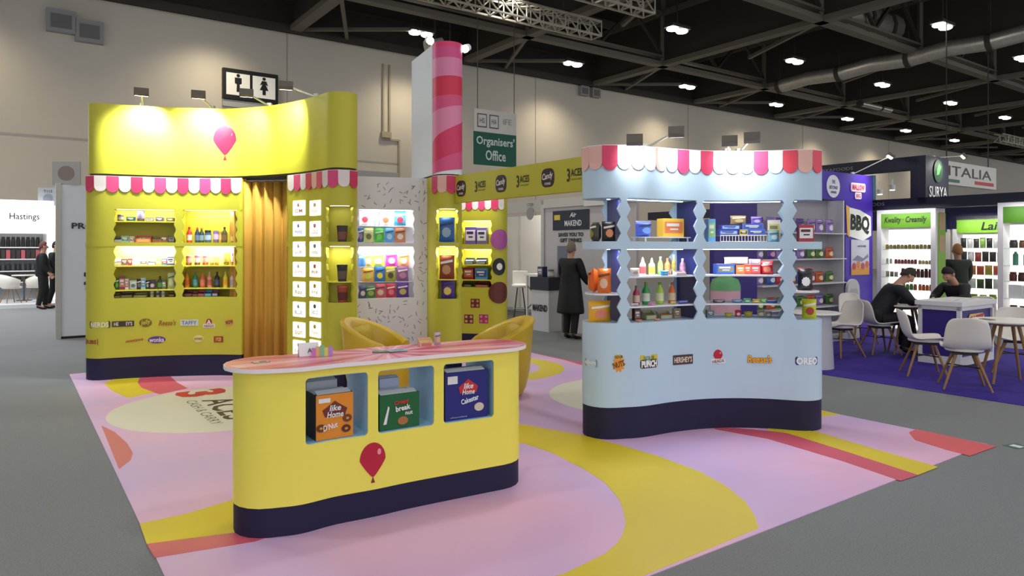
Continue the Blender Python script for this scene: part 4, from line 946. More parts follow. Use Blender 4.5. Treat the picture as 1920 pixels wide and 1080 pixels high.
# pale blue stand
row('left end of the pale blue stand rail', hw, -.1, 1.677, [(1117, 24, 35, 'bag', 'dark olive crisp bag', [(60, 58, 40), (40, 40, 36), (150, 140, 50)]), (1141, 26, 37, 'bag', 'black and orange crisp bag', [(44, 36, 34), (60, 54, 54), (220, 140, 90)])], depth=.09)
row('left end shelf of the pale blue stand', hw, -.1, 1.233, [(1110, 26, 45, 'bag', 'orange crisp bag', [(226, 104, 34), (232, 120, 50), (214, 180, 150)]), (1133, 26, 46, 'bag', 'bright orange crisp bag', [(232, 116, 40), (236, 140, 60), (224, 190, 160)])], depth=.1)
s = hw.s_at(1124, -.1); q = hw.at(s, -.1)
item('bag', (q.x, q.y, .985), (.21, .09, .18), .3, [(226, 168, 40), (210, 150, 30), (224, 130, 110)], 'wide yellow multipack bag at the lower left end of the pale blue stand')
r1 = thing('display_riser', 'low white riser under the blue bag on the blue stand rail', 'riser', (*hw.at(hw.s_at(1238, -.2), -.2), 1.677))
a, b = hw.s_at(1196, -.2), hw.s_at(1284, -.2); mb = MB(); slab(mb, hw, [(1.71, a, b), (1.718, a, b)], -.29, -.1); mb.build('top_board', SHW, r1)
mb = MB()
for s in (a+.02, b-.02):
    for o_ in (-.12, -.27): q = hw.at(s, o_); mb.beam((q.x, q.y, 1.677), (q.x, q.y, 1.71), .012, .012)
mb.build('legs', SHW, r1)
row('white riser of the pale blue stand', hw, -.2, 1.719, [(1206, 38, 29, 'bag', 'blue and white sweet bag', [(70, 90, 190), (180, 200, 230), (120, 160, 230)]), (1257, 46, 34, 'box', 'orange and yellow juice box', [(240, 190, 70), (160, 200, 80), (236, 130, 70)])], depth=.1)
row('upper left blue stand shelf', hw, -.17, 1.378, [(1205, 13, 34, 'squeeze_bottle', 'white and red squeeze bottle', [(236, 234, 232), (240, 240, 240), (224, 84, 84)]), (1222, 13, 32, 'squeeze_bottle', 'white and yellow squeeze bottle', [(236, 236, 230), (240, 240, 240), (226, 206, 70)]), (1238, 10, 34, 'bottle', 'lime green bottle', [(120, 190, 70), (210, 220, 200), (150, 210, 110)]), (1251, 11, 31, 'bottle', 'orange bottle', [(206, 110, 60), (150, 70, 50), (220, 140, 90)]), (1263, 9, 37, 'bottle', 'tall olive bottle', [(120, 110, 50), (190, 190, 180), (150, 140, 70)]), (1280, 12, 30, 'bottle', 'mauve bottle', [(140, 90, 120), (180, 170, 190), (170, 130, 160)])])
row('front edge of the upper left blue stand shelf', hw, -.07, 1.378, [(1190, 20, 15, 'bag', 'small white bag', [(226, 220, 214), (190, 180, 170), (170, 150, 140)]), (1246, 20, 9, 'bag', 'small blue pack', [(50, 150, 214), (160, 200, 230), (110, 190, 230)]), (1274, 22, 8, 'tray', 'small pale tray', [(190, 180, 190), (200, 150, 150), (210, 200, 205)])])
row('lower left shelf of the pale blue stand', hw, -.17, 1.121, [(1193, 13, 36, 'bottle', 'raspberry bottle with green cap', [(180, 60, 90), (50, 130, 50), (224, 190, 170)]), (1211, 15, 42, 'bottle', 'green bottle', [(40, 150, 80), (110, 140, 40), (210, 220, 200)]), (1237, 15, 40, 'bottle', 'lime bottle', [(170, 200, 80), (90, 140, 40), (220, 224, 180)]), (1260, 14, 39, 'bottle', 'orange bottle with brown cap', [(214, 110, 60), (150, 80, 40), (226, 200, 170)])])
row('front edge of the lower left blue stand shelf', hw, -.07, 1.121, [(1190, 16, 5, 'bag', 'flat white sachet', [(220, 216, 216), (60, 60, 60), (150, 150, 150)]), (1222, 18, 5, 'bag', 'flat pink sachet', [(210, 110, 170), (220, 190, 220), (236, 170, 210)]), (1262, 12, 5, 'bag', 'flat yellow sachet', [(220, 200, 100), (230, 220, 160), (190, 150, 60)]), (1281, 22, 6, 'bag', 'flat purple blue sachet', [(70, 90, 180), (190, 110, 190), (60, 60, 160)])])
row('base ledge at left of the pale blue stand', hw, -.17, .985, [(1193, 14, 22, 'box', 'dark brown box', [(90, 60, 60), (150, 130, 130), (140, 110, 110)]), (1216, 26, 17, 'tray', 'olive clear tray', [(150, 150, 110), (110, 120, 60), (180, 180, 150)]), (1245, 26, 14, 'tray', 'grey clear tray', [(160, 156, 130), (190, 120, 60), (180, 180, 160)]), (1268, 14, 18, 'box', 'beige box', [(170, 150, 120), (190, 180, 160), (140, 110, 90)])])
row('front edge of the left base ledge', hw, -.06, .985, [(1198, 14, 4, 'bag', 'flat orange sachet', [(210, 130, 90), (230, 220, 200), (220, 180, 120)]), (1232, 16, 4, 'bag', 'flat red sachet', [(190, 90, 80), (200, 190, 120), (210, 150, 110)])])
# wire basket and stacked boxes on the rail
bk = thing('wire_basket', 'white wire basket of blue packs on the blue stand rail', 'basket', (*hw.at(hw.s_at(1390, -.2), -.2), 1.677))
a, b = hw.s_at(1345, -.2), hw.s_at(1436, -.2); WIRE = M((226, 214, 204), .4)
mb = MB()
for z in (1.68, 1.735):
    for o_ in (-.12, -.3): mb.tube([(*hw.at(a+(b-a)*i/6, o_), z) for i in range(7)], .004, 6)
mb.build('rim', WIRE, bk); mb = MB()
for i in range(16):
    q = hw.at(a+(b-a)*i/15, -.12); mb.beam((q.x, q.y, 1.678), (q.x, q.y, 1.735), .005, .005)
mb.build('wires', WIRE, bk); mb = MB(); slab(mb, hw, [(1.734, a, b), (1.738, a, b)], -.3, -.12); mb.build('liner', M((176, 150, 130), .6), bk)
BB = [(40, 56, 160), (220, 214, 224), (150, 180, 230)]; BB2 = [(70, 100, 190), (180, 190, 220), (60, 80, 150)]
row('wire basket, lower layer', hw, -.2, 1.739, [(1363, 36, 9, 'box', 'long blue sandwich biscuit box', BB), (1392, 14, 10, 'box', 'yellow and brown box', [(200, 190, 70), (90, 60, 60), (70, 50, 50)]), (1417, 32, 10, 'box', 'blue pale box', BB2)], depth=.1)
row('wire basket, upper layer', hw, -.2, 1.786, [(1367, 36, 9, 'box', 'long blue box with white top', BB), (1410, 38, 11, 'box', 'light blue box', BB2)], depth=.1)
q = hw.at(hw.s_at(1384, -.2), -.2)
item('bag', (q.x, q.y, 1.839), (.15, .06, .08), .05, [(130, 110, 70), (90, 120, 60), (180, 160, 120)], 'small brown bag on top of the blue boxes in the basket')
q = hw.at(hw.s_at(1418, -.2), -.2)
item('bag', (q.x, q.y, 1.839), (.1, .05, .07), .0, [(110, 80, 160), (150, 130, 190), (170, 160, 210)], 'small violet bag on top of the light blue box')
row('blue stand rail beside the basket', hw, -.16, 1.677, [(1331, 14, 42, 'box', 'green and sky blue carton', [(110, 170, 220), (130, 200, 90), (150, 200, 120)]), (1451, 22, 40, 'box', 'white and yellow carton', [(224, 226, 222), (230, 230, 226), (224, 206, 100)])], depth=.09)
q = hw.at(hw.s_at(1450, -.08), -.08); item('bag', (q.x, q.y, 1.677), (.1, .05, .1), .0, [(130, 180, 196), (60, 100, 130), (214, 226, 230)], 'pale teal pouch in front of the white and yellow carton')
row('upper right shelf of the pale blue stand', hw, -.17, 1.378, [(1357, 34, 19, 'box', 'bright blue box', [(40, 90, 190), (180, 130, 110), (120, 120, 110)]), (1386, 16, 17, 'box', 'orange box', [(206, 100, 50), (226, 200, 190), (230, 150, 80)]), (1400, 12, 18, 'box', 'red box', [(200, 60, 50), (220, 190, 180), (230, 110, 70)]), (1415, 17, 18, 'box', 'crimson box', [(170, 50, 60), (180, 170, 180), (210, 110, 110)]), (1437, 24, 25, 'bag', 'red bag', [(196, 40, 44), (170, 40, 40), (220, 130, 100)])], depth=.1)
q = hw.at(hw.s_at(1380, -.17), -.17); item('bag', (q.x, q.y, 1.378+.092), (.22, .08, .065), .0, [(226, 220, 218), (200, 90, 70), (236, 232, 230)], 'long white bag lying on the blue and orange boxes')
q = hw.at(hw.s_at(1414, -.17), -.17); item('box', (q.x, q.y, 1.378+.089), (.09, .08, .05), .0, [(130, 120, 130), (170, 160, 170), (160, 150, 160)], 'grey box lying on the crimson box')
row('lower right shelf of the pale blue stand', hw, -.1, 1.121, [(1348, 24, 6, 'bag', 'flat dark sachet', [(70, 56, 60), (190, 180, 180), (150, 130, 130)]), (1382, 20, 6, 'bag', 'flat steel blue sachet', [(80, 120, 170), (160, 180, 200), (120, 160, 200)]), (1401, 14, 8, 'bag', 'flat mint sachet', [(100, 180, 130), (160, 200, 180), (190, 220, 200)]), (1418, 14, 7, 'bag', 'flat yellow sachet', [(210, 180, 80), (200, 200, 170), (220, 210, 140)]), (1432, 12, 8, 'bag', 'flat green sachet', [(90, 170, 80), (200, 214, 190), (160, 200, 120)]), (1447, 20, 7, 'bag', 'flat blue sachet', [(60, 90, 170), (140, 120, 170), (60, 80, 150)])])
row('base ledge at right of the pale blue stand', hw, -.17, .985, [(1331, 14, 13, 'box', 'small grey box', [(130, 140, 150), (180, 186, 190), (90, 100, 110)]), (1366, 16, 7, 'dish', 'yellow dish', [(190, 180, 60), (210, 200, 90)]), (1384, 12, 13, 'bag', 'red and white pack', [(200, 50, 60), (220, 200, 200), (226, 210, 214)]), (1403, 17, 10, 'dish', 'olive yellow dish', [(170, 160, 50), (200, 190, 80)]), (1427, 14, 14, 'bag', 'beige pack', [(170, 160, 140), (60, 50, 50), (200, 196, 180)]), (1441, 12, 11, 'bag', 'grey pack', [(150, 146, 140), (110, 106, 100), (190, 186, 180)])])
q = hw.at(hw.s_at(1512, -.14), -.14)
item('box', (q.x, q.y, 1.677), (.13, .09, .15), -.2, [(170, 40, 46), (190, 50, 50), (226, 222, 220)], 'white fronted red carton at the right end of the stand rail')
item('bag', (q.x, q.y, 1.237), (.13, .08, .2), -.2, [(36, 32, 36), (200, 60, 60), (226, 220, 220)], 'black and white bag on the right end shelf of blue stand')
q = hw.at(hw.s_at(1517, -.1), -.1); item('bag', (q.x, q.y, .985), (.125, .08, .175), -.2, [(200, 206, 40), (190, 196, 50), (170, 60, 40)], 'lime yellow bag at the lower right end of blue stand')
# cartons in the counter bays
def carton(px0, px1, z0, h, off, d_, body, side, label, back=False):
    a, b = kw.s_at(px0, off), kw.s_at(px1, off); p, q = kw.at(a, off), kw.at(b, off); t_ = (q-p).normalized(); L = (q-p).length; n = Vector((-t_.y, t_.x))
    c = (p+q)/2+n*d_/2; ang = math.atan2(t_.y, t_.x)
    t = thing('sweet_carton', label, 'box', (c.x, c.y, z0), ang, 'large cartons in the counter bays')
    mb = MB(); mb.box((0, 0, h/2), (L, d_, h)); mb.build('carton', M(side, .45), t, world=False)
    mb = MB(); mb.box((0, -d_/2-.0015, h/2), (L-.002, .003, h-.002)); f = mb.build('front_panel', M(body, .4), t, world=False)
    mb = MB(); mb.box((0, d_*.1, h+.002), (L*.96, d_*.7, .004)); mb.box((0, -d_*.3, h+.008), (L*.9, d_*.3, .003), mat=Matrix.Rotation(.3, 3, 'X')); mb.build('top_flap', M((226, 226, 222), .5), t, world=False)
    o = Vector((p.x+q.x, p.y+q.y))/2-n*.004
    return t, flat((o.x, o.y, z0+h/2), (t_.x, t_.y, 0), ZV), L, h
LBL = M((226, 226, 226), .5); RW = M((196, 40, 50), .4)
t, mp, L, h = carton(592, 662, .505, .262, -.03, .17, (224, 140, 36), (50, 40, 38), 'orange carton with brown doughnut print in the left counter bay')
plate(mp, shape_pts('rect', .07, .025), LBL, t, (-L*.28, h*.37), name='price_label')
o = plate(mp, [(-.06, -.03), (.06, -.03), (.075, .01), (.02, .045), (0, .06), (-.02, .045), (-.075, .01)], M((110, 40, 34), .5), t, (.0, .03), name='logo_plate')
letters(mp, 'like', .07, .035, WHITE, o, (0, .05), d=.006, shear=.2); letters(mp, 'Home', .1, .035, WHITE, o, (0, .012), d=.006, shear=.2); letters(mp, "D'Nut", .09, .035, WHITE, t, (-.03, -.055), d=.006, shear=.25, rot=.2)
for x, y, c in ((.068, -.08, (86, 40, 26)), (-.085, -.06, (96, 50, 30)), (.075, -.02, (110, 56, 36))):
    dd = plate(mp, shape_pts('disc', .055, .045), M(c, .5), t, (x, y), d=.005, name='doughnut_print'); plate(mp, shape_pts('disc', .02, .015), M((224, 140, 36), .5), dd, (x, y), d=.007, name='doughnut_hole')
carton(574, 632, .505, .31, -.22, .1, (214, 214, 220), (190, 190, 200), 'white carton standing behind the orange one in the counter')
t, mp, L, h = carton(711, 786, .505, .215, -.03, .17, (18, 96, 50), (14, 70, 40), 'green carton with nut print in the middle counter bay')
letters(mp, 'Crispy', .1, .032, RW, t, (.01, .055), d=.005, rot=.12, bold=.04); letters(mp, 'break', .1, .034, WHITE, t, (.02, .02), d=.006, rot=.1, bold=.03); letters(mp, 'nut', .05, .022, WHITE, t, (.06, -.015), d=.006)
plate(mp, shape_pts('disc', .07, .05), M((170, 110, 60), .5), t, (.02, -.06), name='nut_print'); plate(mp, [(-.02, -.07), (.0, -.07), (.02, .03), (.012, .04)], M((230, 226, 226), .5), t, (-.09, .0), name='ribbon_print')
carton(711, 748, .505, .28, -.22, .1, (190, 200, 226), (170, 176, 200), 'pale lilac carton standing behind the green one in the counter')
t, mp, L, h = carton(834, 914, .505, .31, -.03, .17, (30, 32, 120), (24, 26, 90), 'navy blue carton with cookie print in the right counter bay')
plate(mp, shape_pts('rect', .07, .05), LBL, t, (-L*.33, h*.34), name='price_label')
o = plate(mp, [(-.06, -.03), (.06, -.03), (.07, .01), (.02, .045), (0, .06), (-.02, .045), (-.07, .01)], RW, t, (.01, .045), name='logo_plate')
letters(mp, 'like', .07, .036, WHITE, o, (.01, .06), d=.006, shear=.2); letters(mp, 'Home', .09, .034, WHITE, o, (.01, .022), d=.006, shear=.2); letters(mp, 'Cakestar', .13, .035, M((220, 230, 240), .5), t, (.02, -.03), d=.006, rot=.2, bold=.03)
plate(mp, shape_pts('disc', .07, .055), M((210, 200, 180), .5), t, (.09, -.085), name='cookie_print'); letters(mp, 'chocolate', .12, .01, M((190, 195, 215), .5), t, (-.06, -.135), d=.005, bold=0)
carton(837, 866, .505, .355, -.23, .09, (24, 26, 90), (20, 22, 80), 'dark navy carton standing behind the navy cookie one')
# on the counter top
def on_top(px, py): Y = FPX*(EYE-.9545)/(py-HOR); return xa(px, Y), Y
x, y = on_top(580, 668)
t = thing('tent_card', 'white folded tent card with small print on the counter', 'card', (x, y, .9545), .5)
mb = MB(); mb.add([(-.06, 0, 0), (.06, 0, 0), (.06, .025, .08), (-.06, .025, .08), (-.06, .05, 0), (.06, .05, 0)], [(0, 1, 2, 3), (3, 2, 5, 4)]); mb.build('card', WHITE, t, world=False, solid=.002)
mp = flat((x, y, .9545), (math.cos(.5), math.sin(.5), 0), (-.3*math.sin(.5), .3*math.cos(.5), .954)); letters(mp, 'A1', .04, .028, M((90, 84, 110), .5), t, (.01, .035), d=.004)
x, y = on_top(604, 668)
t = thing('sticker_card', 'small colourful striped card leaning beside the white tent card', 'card', (x, y, .9545), .35)
for i, c in enumerate([(200, 120, 190), (230, 180, 120), (130, 190, 150), (220, 210, 110), (180, 130, 210)]):
    mb = MB(); mb.box((-.05+.025*i, .004*(i % 2), .026+.004*(i % 3)), (.025, .012, .052+.008*(i % 3))); mb.build('colour_block', M(c, .5), t, world=False)
x, y = on_top(716, 660)
t = thing('leaflet', 'dark green leaflet lying on the pink counter top', 'leaflet', (x, y, .9545), .2); mb = MB(); mb.box((0, 0, .003), (.12, .07, .006)); mb.build('cover', M((60, 110, 80), .4), t, world=False); mb = MB(); mb.box((.01, -.01, .0065), (.06, .02, .001)); mb.build('print', M((150, 190, 150), .5), t, world=False)
x, y = on_top(745, 659)
t = thing('leaflet', 'pale teal leaflet lying right of the dark green one', 'leaflet', (x, y, .961), .55); mb = MB(); mb.box((0, 0, .002), (.13, .07, .004)); mb.build('cover', M((160, 200, 196), .4), t, world=False); mb = MB(); mb.box((0, .0, .0045), (.08, .03, .001)); mb.build('print', M((110, 150, 160), .5), t, world=False)
x, y = on_top(489, 679)
t = thing('sticker_sheet', 'small beige sticker with dark outline at left end of counter', 'sticker', (x, y, .9545), .6); mb = MB(); mb.prism([(p[0], p[1]) for p in shape_pts('rrect', .1, .07)], 0, .002); mb.build('backing', M((110, 90, 60), .5), t, world=False); mb = MB(); mb.prism([(p[0], p[1]) for p in shape_pts('rrect', .088, .058)], .002, .003); mb.build('face', M((214, 196, 170), .5), t, world=False); mb = MB(); mb.box((.012, 0, .0035), (.04, .03, .001)); mb.build('print', M((110, 100, 80), .5), t, world=False)
x, y = on_top(797, 649)
item('tray', (x, y, .9545), (.09, .05, .055), .5, [(224, 170, 150), (220, 200, 110), (200, 120, 110)], 'small peach sweet tray at the back edge of the counter')
x, y = on_top(820, 646)
item('bag', (x, y, .9545), (.05, .035, .085), .5, [(190, 170, 180), (120, 130, 150), (220, 180, 110)], 'tiny grey pouch standing right of the peach tray')
# ================================================================== mustard tub armchairs
MUST = M((196, 162, 30), .38, 0, 0, 1, .06, 30, .05); MUSTP = M((186, 156, 40), .6, 0, 0, 1, .25, 40, .3)
def armchair(x, y, yaw, label):
    t = thing('tub_armchair', label, 'armchair', (x, y, 0), yaw)
    rows = []; N = 26
    for i in range(N+1):
        ph = -2.2+4.4*i/N; f = (1+math.cos(ph*1.28))/2 if abs(ph*1.28) < PI else 0
        h = .60+.27*f**.8; fl = .06*f
        ro, ri = .385, .275; e = 1.0 if 1 <= i <= N-1 else .93
        c, s = math.sin(ph), math.cos(ph)
        prof = [(ro*.86, .10), (ro*.97, .30), (ro+fl*.5, h-.07), (ro-.01+fl, h-.02), ((ro+ri)/2+fl, h), (ri+.01+fl*.6, h-.03), (ri, h-.10), (ri, .36)]
        rows.append([(c*r, s*r*.98, .36+(z-.36)*e) for r, z in prof])
    mb = MB(); mb.grid(rows); mb.add(rows[0], [tuple(range(8))]); mb.add(rows[-1], [tuple(range(8))[::-1]]); mb.build('shell', MUST, t, world=False, bevel=.01)
    mb = MB(); mb.lathe([(.30, .2), (.31, .36), (.29, .43), (.2, .455), (.02, .46)], (0, -.03, 0), 24); mb.build('seat_cushion', MUST, t, world=False)
    mb = MB(); mb.lathe([(.29, .03), (.33, .12), (.33, .2)], (0, 0, 0), 20); mb.build('base', MUST, t, world=False)
    for a in range(4):
        mb = MB(); mb.lathe([(.02, 0), (.022, .05)], (.22*math.cos(a*PI/2+.8), .22*math.sin(a*PI/2+.8), 0), 8); mb.build('foot', BLACK, t, world=False)
    p = pillow(.42, .16, .36, 0, 0); R = Matrix.Rotation(-.25, 4, 'X')
    p.v = [tuple(Vector((0, .13, .43))+R @ Vector(v)) for v in p.v]; p.build('back_cushion', MUSTP, t, world=False)
    return t
armchair(-1.42, 7.55, math.radians(78), 'mustard tub armchair behind the counter facing right, partly hidden')
armchair(-.17, 7.7, math.radians(-72), 'mustard tub armchair with patterned cushion at the right end of the counter')

# ================================================================== white shell chairs with wooden legs, round tables
SHELL = M((228, 222, 214), .4); WOOD = M((150, 112, 66), .5, 0, 0, 1, .2, 25)
CHP = None
def shell_chair(x, y, yaw, label, group='white shell chairs on the purple carpet', sc=1.0):
    global CHP
    t = thing('shell_chair', label, 'chair', (x, y, .0065), yaw, group)
    if CHP is None:
        pr = [(-.235, .435, .20), (-.22, .455, .215), (-.12, .45, .235), (.02, .435, .24), (.12, .44, .24), (.19, .475, .235), (.235, .55, .23), (.26, .65, .22), (.285, .75, .205), (.30, .81, .18), (.303, .83, .15)]
        rows = []
        for k, (py, pz, hw_) in enumerate(pr):
            r = []; b = max(0, min(1, (k-3)/4))
            for i in range(11):
                q = i/5-1; lift = .05*q*q
                r.append((q*hw_, py-lift*1.3*b, pz+lift*(1-b)+(.0 if k < 9 else -.02*q*q)))
            rows.append(r)
        mb = MB(); mb.grid(rows, flip=True); a = mb.build('shell', SHELL, t, world=False, solid=.014, sub=1); parts = [a]
        mb = MB(); mb.lathe([(.19, .43), (.2, .45), (.17, .465)], (0, -.02, 0), 20); parts.append(mb.build('seat_pad', SHELL, t, world=False))
        for sx, sy in ((-1, -1), (1, -1), (1, 1), (-1, 1)):
            mb = MB(); mb.tube([(sx*.09, sy*.09-.01, .41), (sx*.235, sy*.225, 0)], .019, 8, .62); parts.append(mb.build('leg', WOOD, t, world=False))
        mb = MB(); mb.box((0, -.01, .405), (.24, .24, .025)); mb.beam((-.15, -.14, .25), (.15, .13, .25), .014, .014); mb.beam((.15, -.14, .25), (-.15, .13, .25), .014, .014); parts.append(mb.build('cross_frame', M((40, 36, 34), .5), t, world=False))
        CHP = parts
    else:
        for p in CHP: c = p.copy(); COL.objects.link(c); c.parent = t
    return t
def cam_xy(px, Y): return xa(px, Y), Y
R_ = math.radians
shell_chair(*cam_xy(1577, 10.5), R_(-72), 'white shell chair facing left beside the pale blue stand')
shell_chair(*cam_xy(1731, 8.95), R_(72), 'white shell chair seen from its side in front of the purple counter')
shell_chair(*cam_xy(1808, 8.1), R_(156), 'white shell chair turned away from the camera at the right table')
shell_chair(*cam_xy(1902, 9.1), R_(-35), 'white shell chair behind the right table, cut by the frame')
shell_chair(*cam_xy(1608, 12.0), R_(10), 'white shell chair furthest back beside the violet panel')
shell_chair(*cam_xy(1648, 10.75), R_(90), 'white shell chair under the seated person in the dark suit')
shell_chair(*cam_xy(1828, 11.3), R_(-60), 'white shell chair behind the purple counter holding a dark coat')
TW = M((238, 234, 226), .35)
def round_table(x, y, r, label, legs='wood'):
    t = thing('round_table', label, 'table', (x, y, .0065))
    mb = MB(); mb.lathe([(r-.015, .722), (r, .73), (r, .745), (r-.01, .75)], (0, 0, 0), 32); mb.build('table_top', TW, t, world=False)
    if legs == 'wood':
        for a in range(4):
            c, s = math.cos(a*PI/2+.5), math.sin(a*PI/2+.5); mb = MB(); mb.tube([(.12*c, .12*s, .722), (.3*c, .3*s, 0)], .022, 8, .65); mb.build('leg', WOOD, t, world=False)
        mb = MB(); mb.box((0, 0, .7), (.26, .26, .04)); mb.build('top_bracket', WOOD, t, world=False)
    else:
        mb = MB(); mb.lathe([(.24, 0), (.22, .4), (.2, .722)], (0, 0, 0), 20); mb.build('pedestal', M((190, 188, 196), .5), t, world=False)
round_table(*cam_xy(1888, 8.45), .37, 'white round table on wooden legs at the right edge')
round_table(*cam_xy(1700, 10.75), .32, 'white round table in front of the seated person')
round_table(*cam_xy(1528, 9.5), .33, 'white round table on a drum pedestal behind the blue stand', 'drum')
x, y = cam_xy(1710, 10.85)
item('dish', (x-.02, y-.05, .7575), (.1, .1, .06), 0, [(60, 50, 50), (150, 100, 80)], 'small dark dish on the table of the seated person')
x, y = cam_xy(1851, 8.45); t = thing('phone', 'dark phone lying on the right round table', 'phone', (x, y, .7575), .3); mb = MB(); mb.box((0, 0, .004), (.08, .15, .008)); mb.build('case', M((120, 116, 112), .4), t, world=False); mb = MB(); mb.box((0, 0, .0085), (.07, .13, .001)); mb.build('screen', M((60, 60, 64), .2), t, world=False)

# ================================================================== the purple booth
PUR = M((70, 40, 170), .5); PURD = M((46, 24, 120), .5)
mb = MB(); mb.ubox(8.45, 13.1, -1, 8.5, 0, .006)
tag(mb.build('booth_carpet', M((50, 22, 138), .85, 0, 0, 1, .1, 60, .1)), 'deep purple carpet under the shell chairs', 'carpet')
bb = thing('violet_booth_wall', 'violet booth wall with white shelving bay and large lettering', 'booth wall', (*H(10.5, 6.9), 0))
mb = MB(); mb.ubox(12.13, 13.08, 6.72, 7.0, .007, 2.96); mb.build('letter_panel', PUR, bb)
mb = MB(); mb.ubox(8.5, 12.13, 6.72, 6.8, 2.47, 2.96); mb.build('fascia', PUR, bb)
mb = MB(); mb.ubox(8.5, 9.55, 6.72, 6.8, .007, 2.47); mb.build('print_panel', PURD, bb)
SHG = M((206, 204, 210), .5)
mb = MB(); mb.ubox(9.55, 12.13, 7.02, 7.06, .007, 2.47); mb.build('bay_back', M((176, 172, 176), .6), bb)
mb = MB(); mb.ubox(12.08, 12.12, 6.73, 7.02, .007, 2.47); mb.build('bay_side', SHG, bb)
mb = MB(); mb.ubox(9.55, 12.08, 6.6, 7.02, .007, .12); mb.build('bay_plinth', SHG, bb)
SZ = [.62, 1.02, 1.44, 1.88]
for z in SZ:
    mb = MB(); mb.ubox(9.6, 12.07, 6.66, 7.02, z-.02, z); mb.build('bay_shelf', SHG, bb)
bagcols = [[(150, 120, 190), (90, 40, 120), (230, 220, 236)], [(190, 40, 60), (150, 30, 50), (236, 210, 210)], [(90, 60, 150), (60, 40, 110), (220, 150, 190)], [(70, 120, 60), (200, 190, 60), (230, 220, 160)], [(200, 90, 50), (170, 50, 40), (236, 200, 150)], [(50, 90, 170), (40, 60, 130), (210, 220, 240)]]
ptrn = [[3, 4, 3, 5, 3, 4, 0, 3], [0, 5, 1, 4, 5, 1, 4, 3], [0, 2, 0, 5, 0, 3, 3, 4], [2, 0, 2, 0, 2, 0, 0, 0]]
snm = ['bottom', 'second', 'third', 'top']; bnm = ['lilac', 'red', 'dark violet', 'green', 'orange', 'blue']
for j, z in enumerate(SZ):
    for i in range(8):
        x, y = H(9.8+.29*i+.03*(i % 2), 6.87); k = ptrn[j][i]
        item('bag', (x, y, z+.001), (.22, .1, .24 if j == 3 else .19), HALL_ROT, bagcols[k], '%s snack bag, %s on the %s violet booth shelf' % (bnm[k], NTH[i], snm[j]), 'snack bags in the violet booth bay')
mp = flat((*H(12.6, 6.715), 2.05), UV, ZV)
o = plate(mp, [(-.35, -.22), (.1, -.3), (.4, -.2), (.38, .15), (.0, .26), (-.36, .3)], M((236, 234, 232), .5), bb, d=.012, t=.012, name='logo_plate')
plate(mp, [(-.42, -.2), (-.35, -.24), (-.34, .3), (-.46, .34)], M((236, 180, 90), .5), bb, d=.01, t=.01, name='logo_edge')
letters(mp, 'BBQ', .66, .34, BLACK, o, d=.016, bold=.05, rot=-.05)
letters(mp, 'MARSHMALLOWS', .5, .05, M((220, 190, 60), .5), bb, (.02, -.33), d=.006, rot=.12)
mp = flat((*H(12.55, 6.715), 2.66), UV, ZV)
o = plate(mp, shape_pts('rrect', .5, .16), M((240, 220, 230), .5), bb, (0, .06), d=.01, t=.01, name='logo_plate'); letters(mp, 'MALLOW', .42, .1, M((206, 60, 110), .5), o, (0, .06), d=.013, bold=.04)
o = plate(mp, shape_pts('rrect', .22, .12), M((240, 230, 236), .5), bb, (0, -.09), d=.01, t=.01, name='logo_plate'); letters(mp, 'BIG', .15, .07, M((206, 60, 110), .5), o, (0, -.09), d=.013, bold=.03)
mp = flat((*H(11.72, 6.715), 2.70), UV, ZV)
o = plate(mp, shape_pts('disc', .42, .4), M((232, 232, 240), .5), bb, d=.01, t=.01, name='round_badge')
letters(mp, 'BEYOND', .26, .06, M((70, 60, 140), .5), o, (0, -.02), d=.014); letters(mp, 'sweets', .18, .05, M((70, 60, 140), .5), o, (0, -.1), d=.014); letters(mp, 'THE', .1, .06, M((70, 60, 140), .5), o, (0, .08), d=.014)
mp = flat((*H(12.62, 6.715), 1.45), UV, ZV)
po = plate(mp, shape_pts('rect', .62, .64), M((200, 200, 214), .5), bb, d=.008, t=.008, name='poster')
plate(mp, shape_pts('rect', .62, .14), M((214, 150, 60), .5), po, (0, -.25), d=.011, name='poster_band')
for i, c in enumerate([(190, 60, 70), (214, 120, 60), (180, 70, 90), (206, 90, 60)]): plate(mp, shape_pts('disc', .13, .13, 12), M(c, .5), po, (-.22+.15*i, -.16+.03*(i % 2)), d=.013, name='printed_sweet')
letters(mp, 'soft & fluffy', .3, .05, M((70, 70, 90), .5), po, (.05, .2), d=.012)
plate(mp, [(-.28, -.05), (-.1, .04), (.1, -.02), (.26, .06), (.28, .0), (.05, -.08)], M((120, 124, 150), .5), po, d=.012, name='printed_scene')
flood((*H(12.45, 6.76), 2.96), (*H(12.9, 6.3), 3.28), (*H(12.6, 6.72), 2.6), 'white floodlight on long arm over the violet booth', 40, 90, .2)
dr = thing('drum_tub', 'large pale pink tub with green top seen through the blue stand', 'tub', (xa(1360, 10.2), 10.2, .007))
mb = MB(); mb.lathe([(.15, 0), (.2, .3), (.212, .6), (.212, 1.02)], (0, 0, 0), 20); mb.build('tub_body', M((206, 160, 176), .4), dr, world=False)
mb = MB(); mb.lathe([(.215, 1.0), (.21, 1.08), (.18, 1.16), (.08, 1.2)], (0, 0, 0), 20); mb.build('tub_lid', M((96, 160, 104), .45), dr, world=False)
tt = thing('round_top_board', 'grey board with rounded top leaning by the violet panel', 'board', (*H(12.15, 6.6), .007))
mp = flat((*H(12.2, 6.6), .55), UV, ZV)
plate(mp, [(-.2, -.54), (.2, -.54), (.2, .3)]+[(.2*math.cos(PI*k/10), .32+.2*math.sin(PI*k/10)) for k in range(1, 10)]+[(-.2, .3)], M((196, 194, 196), .5), tt, d=0, t=.05, name='board'); plate(mp, shape_pts('rrect', .26, .3), M((170, 168, 172), .5), tt, (0, .2), name='inset')
